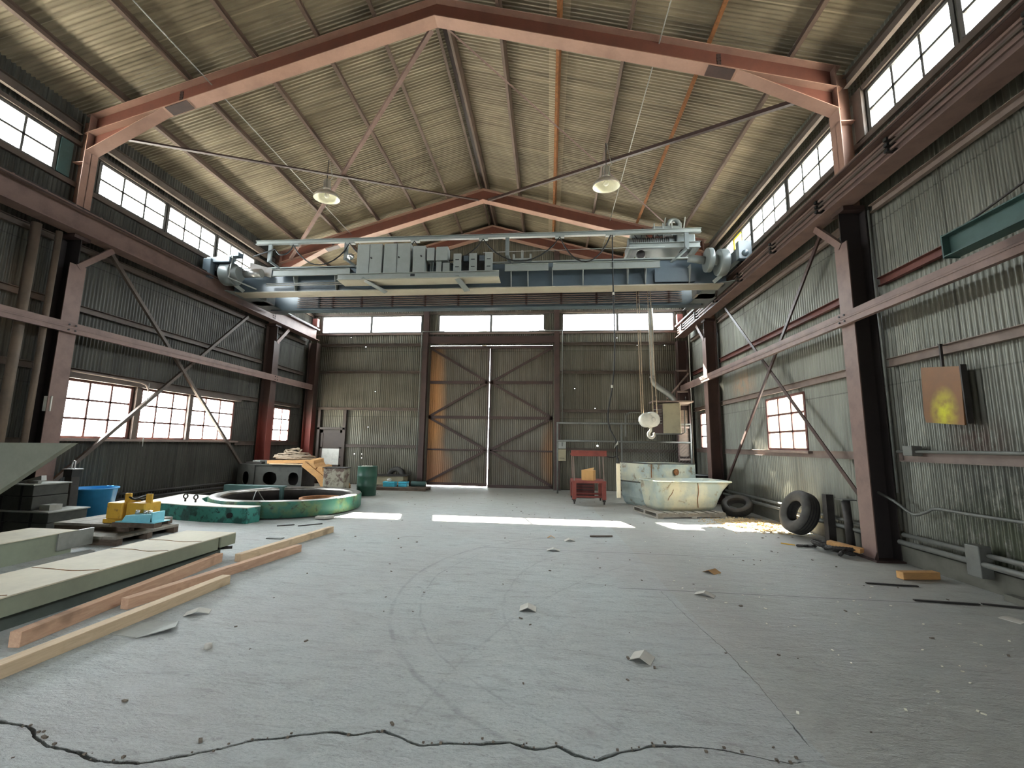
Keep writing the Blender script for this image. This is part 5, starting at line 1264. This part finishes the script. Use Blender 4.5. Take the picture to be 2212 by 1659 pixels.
# teal jib beam at the right edge
t_ = thing('jib_beam', 'teal steel I-beam hanging at the upper right edge of the view', 'beam', (4.3, 4.2, 3.75))
MB().ib((4.30,4.86,3.79),(4.30,2.2,3.79),.24,.16,.012,.012).build('beam', M['teal'], t_)
MB().box(4.22,4.38,4.86,4.875,3.66,3.92).build('end_plate', M['teal'], t_)
MB().cyl((4.30,4.80,3.92),(4.78,2.9,4.62),.012,n=8).build('tie_rod', M['iron'], t_)
# wood chips and straw in the sun
b = MB(); rn = random.Random(11)
for i in range(1500):
    u, v = rn.gauss(0,.42), rn.gauss(0,.30); x, y = 4.35+u*.9+v*.2, 9.95+v*1.5-u*.3
    if x > 5.08 or x < 3.3 or y < 9.0: continue
    z = max(0,.07*math.exp(-(u*u+v*v)*3))*rn.random(); a = rn.uniform(0,PI); l = rn.uniform(.012,.035)
    b.T = TR(x,y,z,a,rn.uniform(-.4,.4)); b.box(-l,l,-.008,.008,0,.007)
b.T = None; me_v = b
me_o = b.build('wood_chip_litter', M['chips'], None); tag(me_o, 'scattered wood chips and straw lit by the sun near the right wall', 'litter', kind='stuff')
tag(MB().bar((3.75,9.9,.03),(4.35,9.35,.03),.10,.03).build('short_board', M['wood2']), 'pale board lying in the sunlit chips', 'board')
b = MB(); rn = random.Random(12)
for i in range(260):
    x, y = rn.uniform(-6.0,4.8), rn.uniform(2.0,15.0)
    if x < -3.3 and y < 9.5 : continue
    if -8 < x < -4.4 and 8.4 < y < 12: continue
    a = rn.uniform(0,PI); l = rn.uniform(.004,.018); b.T = TR(x,y,.001,a,rn.uniform(-.2,.2)); b.box(-l,l,-l*.5,l*.5,0,l*.5)
b.T = None
tag(b.build('floor_grit', M['dirt']), 'small dark chips and grit scattered over the concrete floor', 'grit', kind='stuff')
b = MB(); rn = random.Random(14)
for i in range(120):
    x, y = rn.gauss(2.5,1.1), rn.gauss(4.6,1.3)
    if x > 4.9 or x < 1.4: continue
    a = rn.uniform(0,PI); l = rn.uniform(.004,.016); b.T = TR(x,y,.001,a,rn.uniform(-.2,.2)); b.box(-l,l,-l*.5,l*.5,0,l*.25)
b.T = None
tag(b.build('pale_flakes', M['lampin']), 'small pale flakes scattered on the right part of the floor', 'flakes', kind='stuff')
# folded cardboard corner pieces
def corner(x, y, w_, l, a, label, mt='paper', h=.035, tilt=0):
    T = TR(x, y, 0, a, tilt); b = MB(T); th = .004
    b.poly([(-w_/2,-l/2,0),(0,-l/2,h),(w_/2,-l/2,0),(w_/2,-l/2,th),(0,-l/2,h+th),(-w_/2,-l/2,th)], (0,l,0))
    o = b.build('cardboard_corner', M[mt], None); return tag(o, label, 'cardboard', 'folded cardboard corner protectors')
corner(-.19,4.55,.16,.14,0,'tent-shaped cardboard piece in the middle of the floor')
corner(.72,3.66,.16,.15,-.45,'nearest tent-shaped cardboard piece, right of centre')
corner(.06,7.94,.13,.05,.1,'brown folded card farthest out, just before the sun patch','card')
corner(.37,7.76,.17,.10,.2,'pale folded card just right of the brown one')
corner(.09,7.02,.20,.10,.0,'dark-edged folded card near the middle, before the pale one')
corner(2.13,6.18,.16,.16,-.9,'folded card on the right half of the floor', 'card')
corner(1.72,5.24,.20,.10,-.5,'crumpled white folded card right of centre')
corner(-3.24,4.0,.20,.12,.5,'grey folded card beside the foreground timbers', h=.03)
corner(4.50,4.95,.15,.16,.4,'cream square card at the right edge of the floor', h=.006)
tag(MB().bar((.75,8.15,.015),(1.15,8.20,.02),.03,.02).build('scrap_stick', M['woodd']), 'dark splinter of wood right of the folded cards', 'stick')
tag(MB().poly([(-3.60,3.50,.0),(-3.30,3.45,.0),(-3.12,3.62,.03),(-3.25,3.80,.0),(-3.50,3.75,.0)],(0,0,.006)).build('torn_paper', M['seatgrey']), 'torn grey paper sheet against the foreground timber', 'paper')
for a, b_, l in (((-5.10,8.05),(-4.85,8.22),'thin dark rod with a block end near the ring'), ((-4.72,8.12),(-4.40,8.42),'flat dark bar on the floor right of the thin rod')):
    tag(MB().bar((a[0],a[1],.008),(b_[0],b_[1],.01),.04,.012).build('steel_bar', M['iron']), l, 'bar')
tag(MB().box(-4.62,-4.36,7.02,7.12,0,.012).build('scrap_plate', M['pipe']), 'small flat plate on the floor left of the far timber', 'plate')
tag(MB().lathe([(0,0),(.03,0),(.025,.03),(0,.035)], 10, TR(-2.62,3.38,0)).build('stone', M['paper']), 'small pale stone on the left foreground floor', 'stone')

for (x0,y0,z0,x1,y1,z1,r_),l in (((-9.32,6.95,0,-9.32,6.95,5.5,.05),'tan vertical pipe just left of the nearest left column'),((-9.38,6.62,0,-9.38,6.62,5.5,.075),'thicker dusty vertical pipe at the left edge beside the nearest column')):
    tag(MB().cyl((x0,y0,z0),(x1,y1,z1),r_,n=16).build('wall_pipe', M['pipetan']), l, 'pipe')
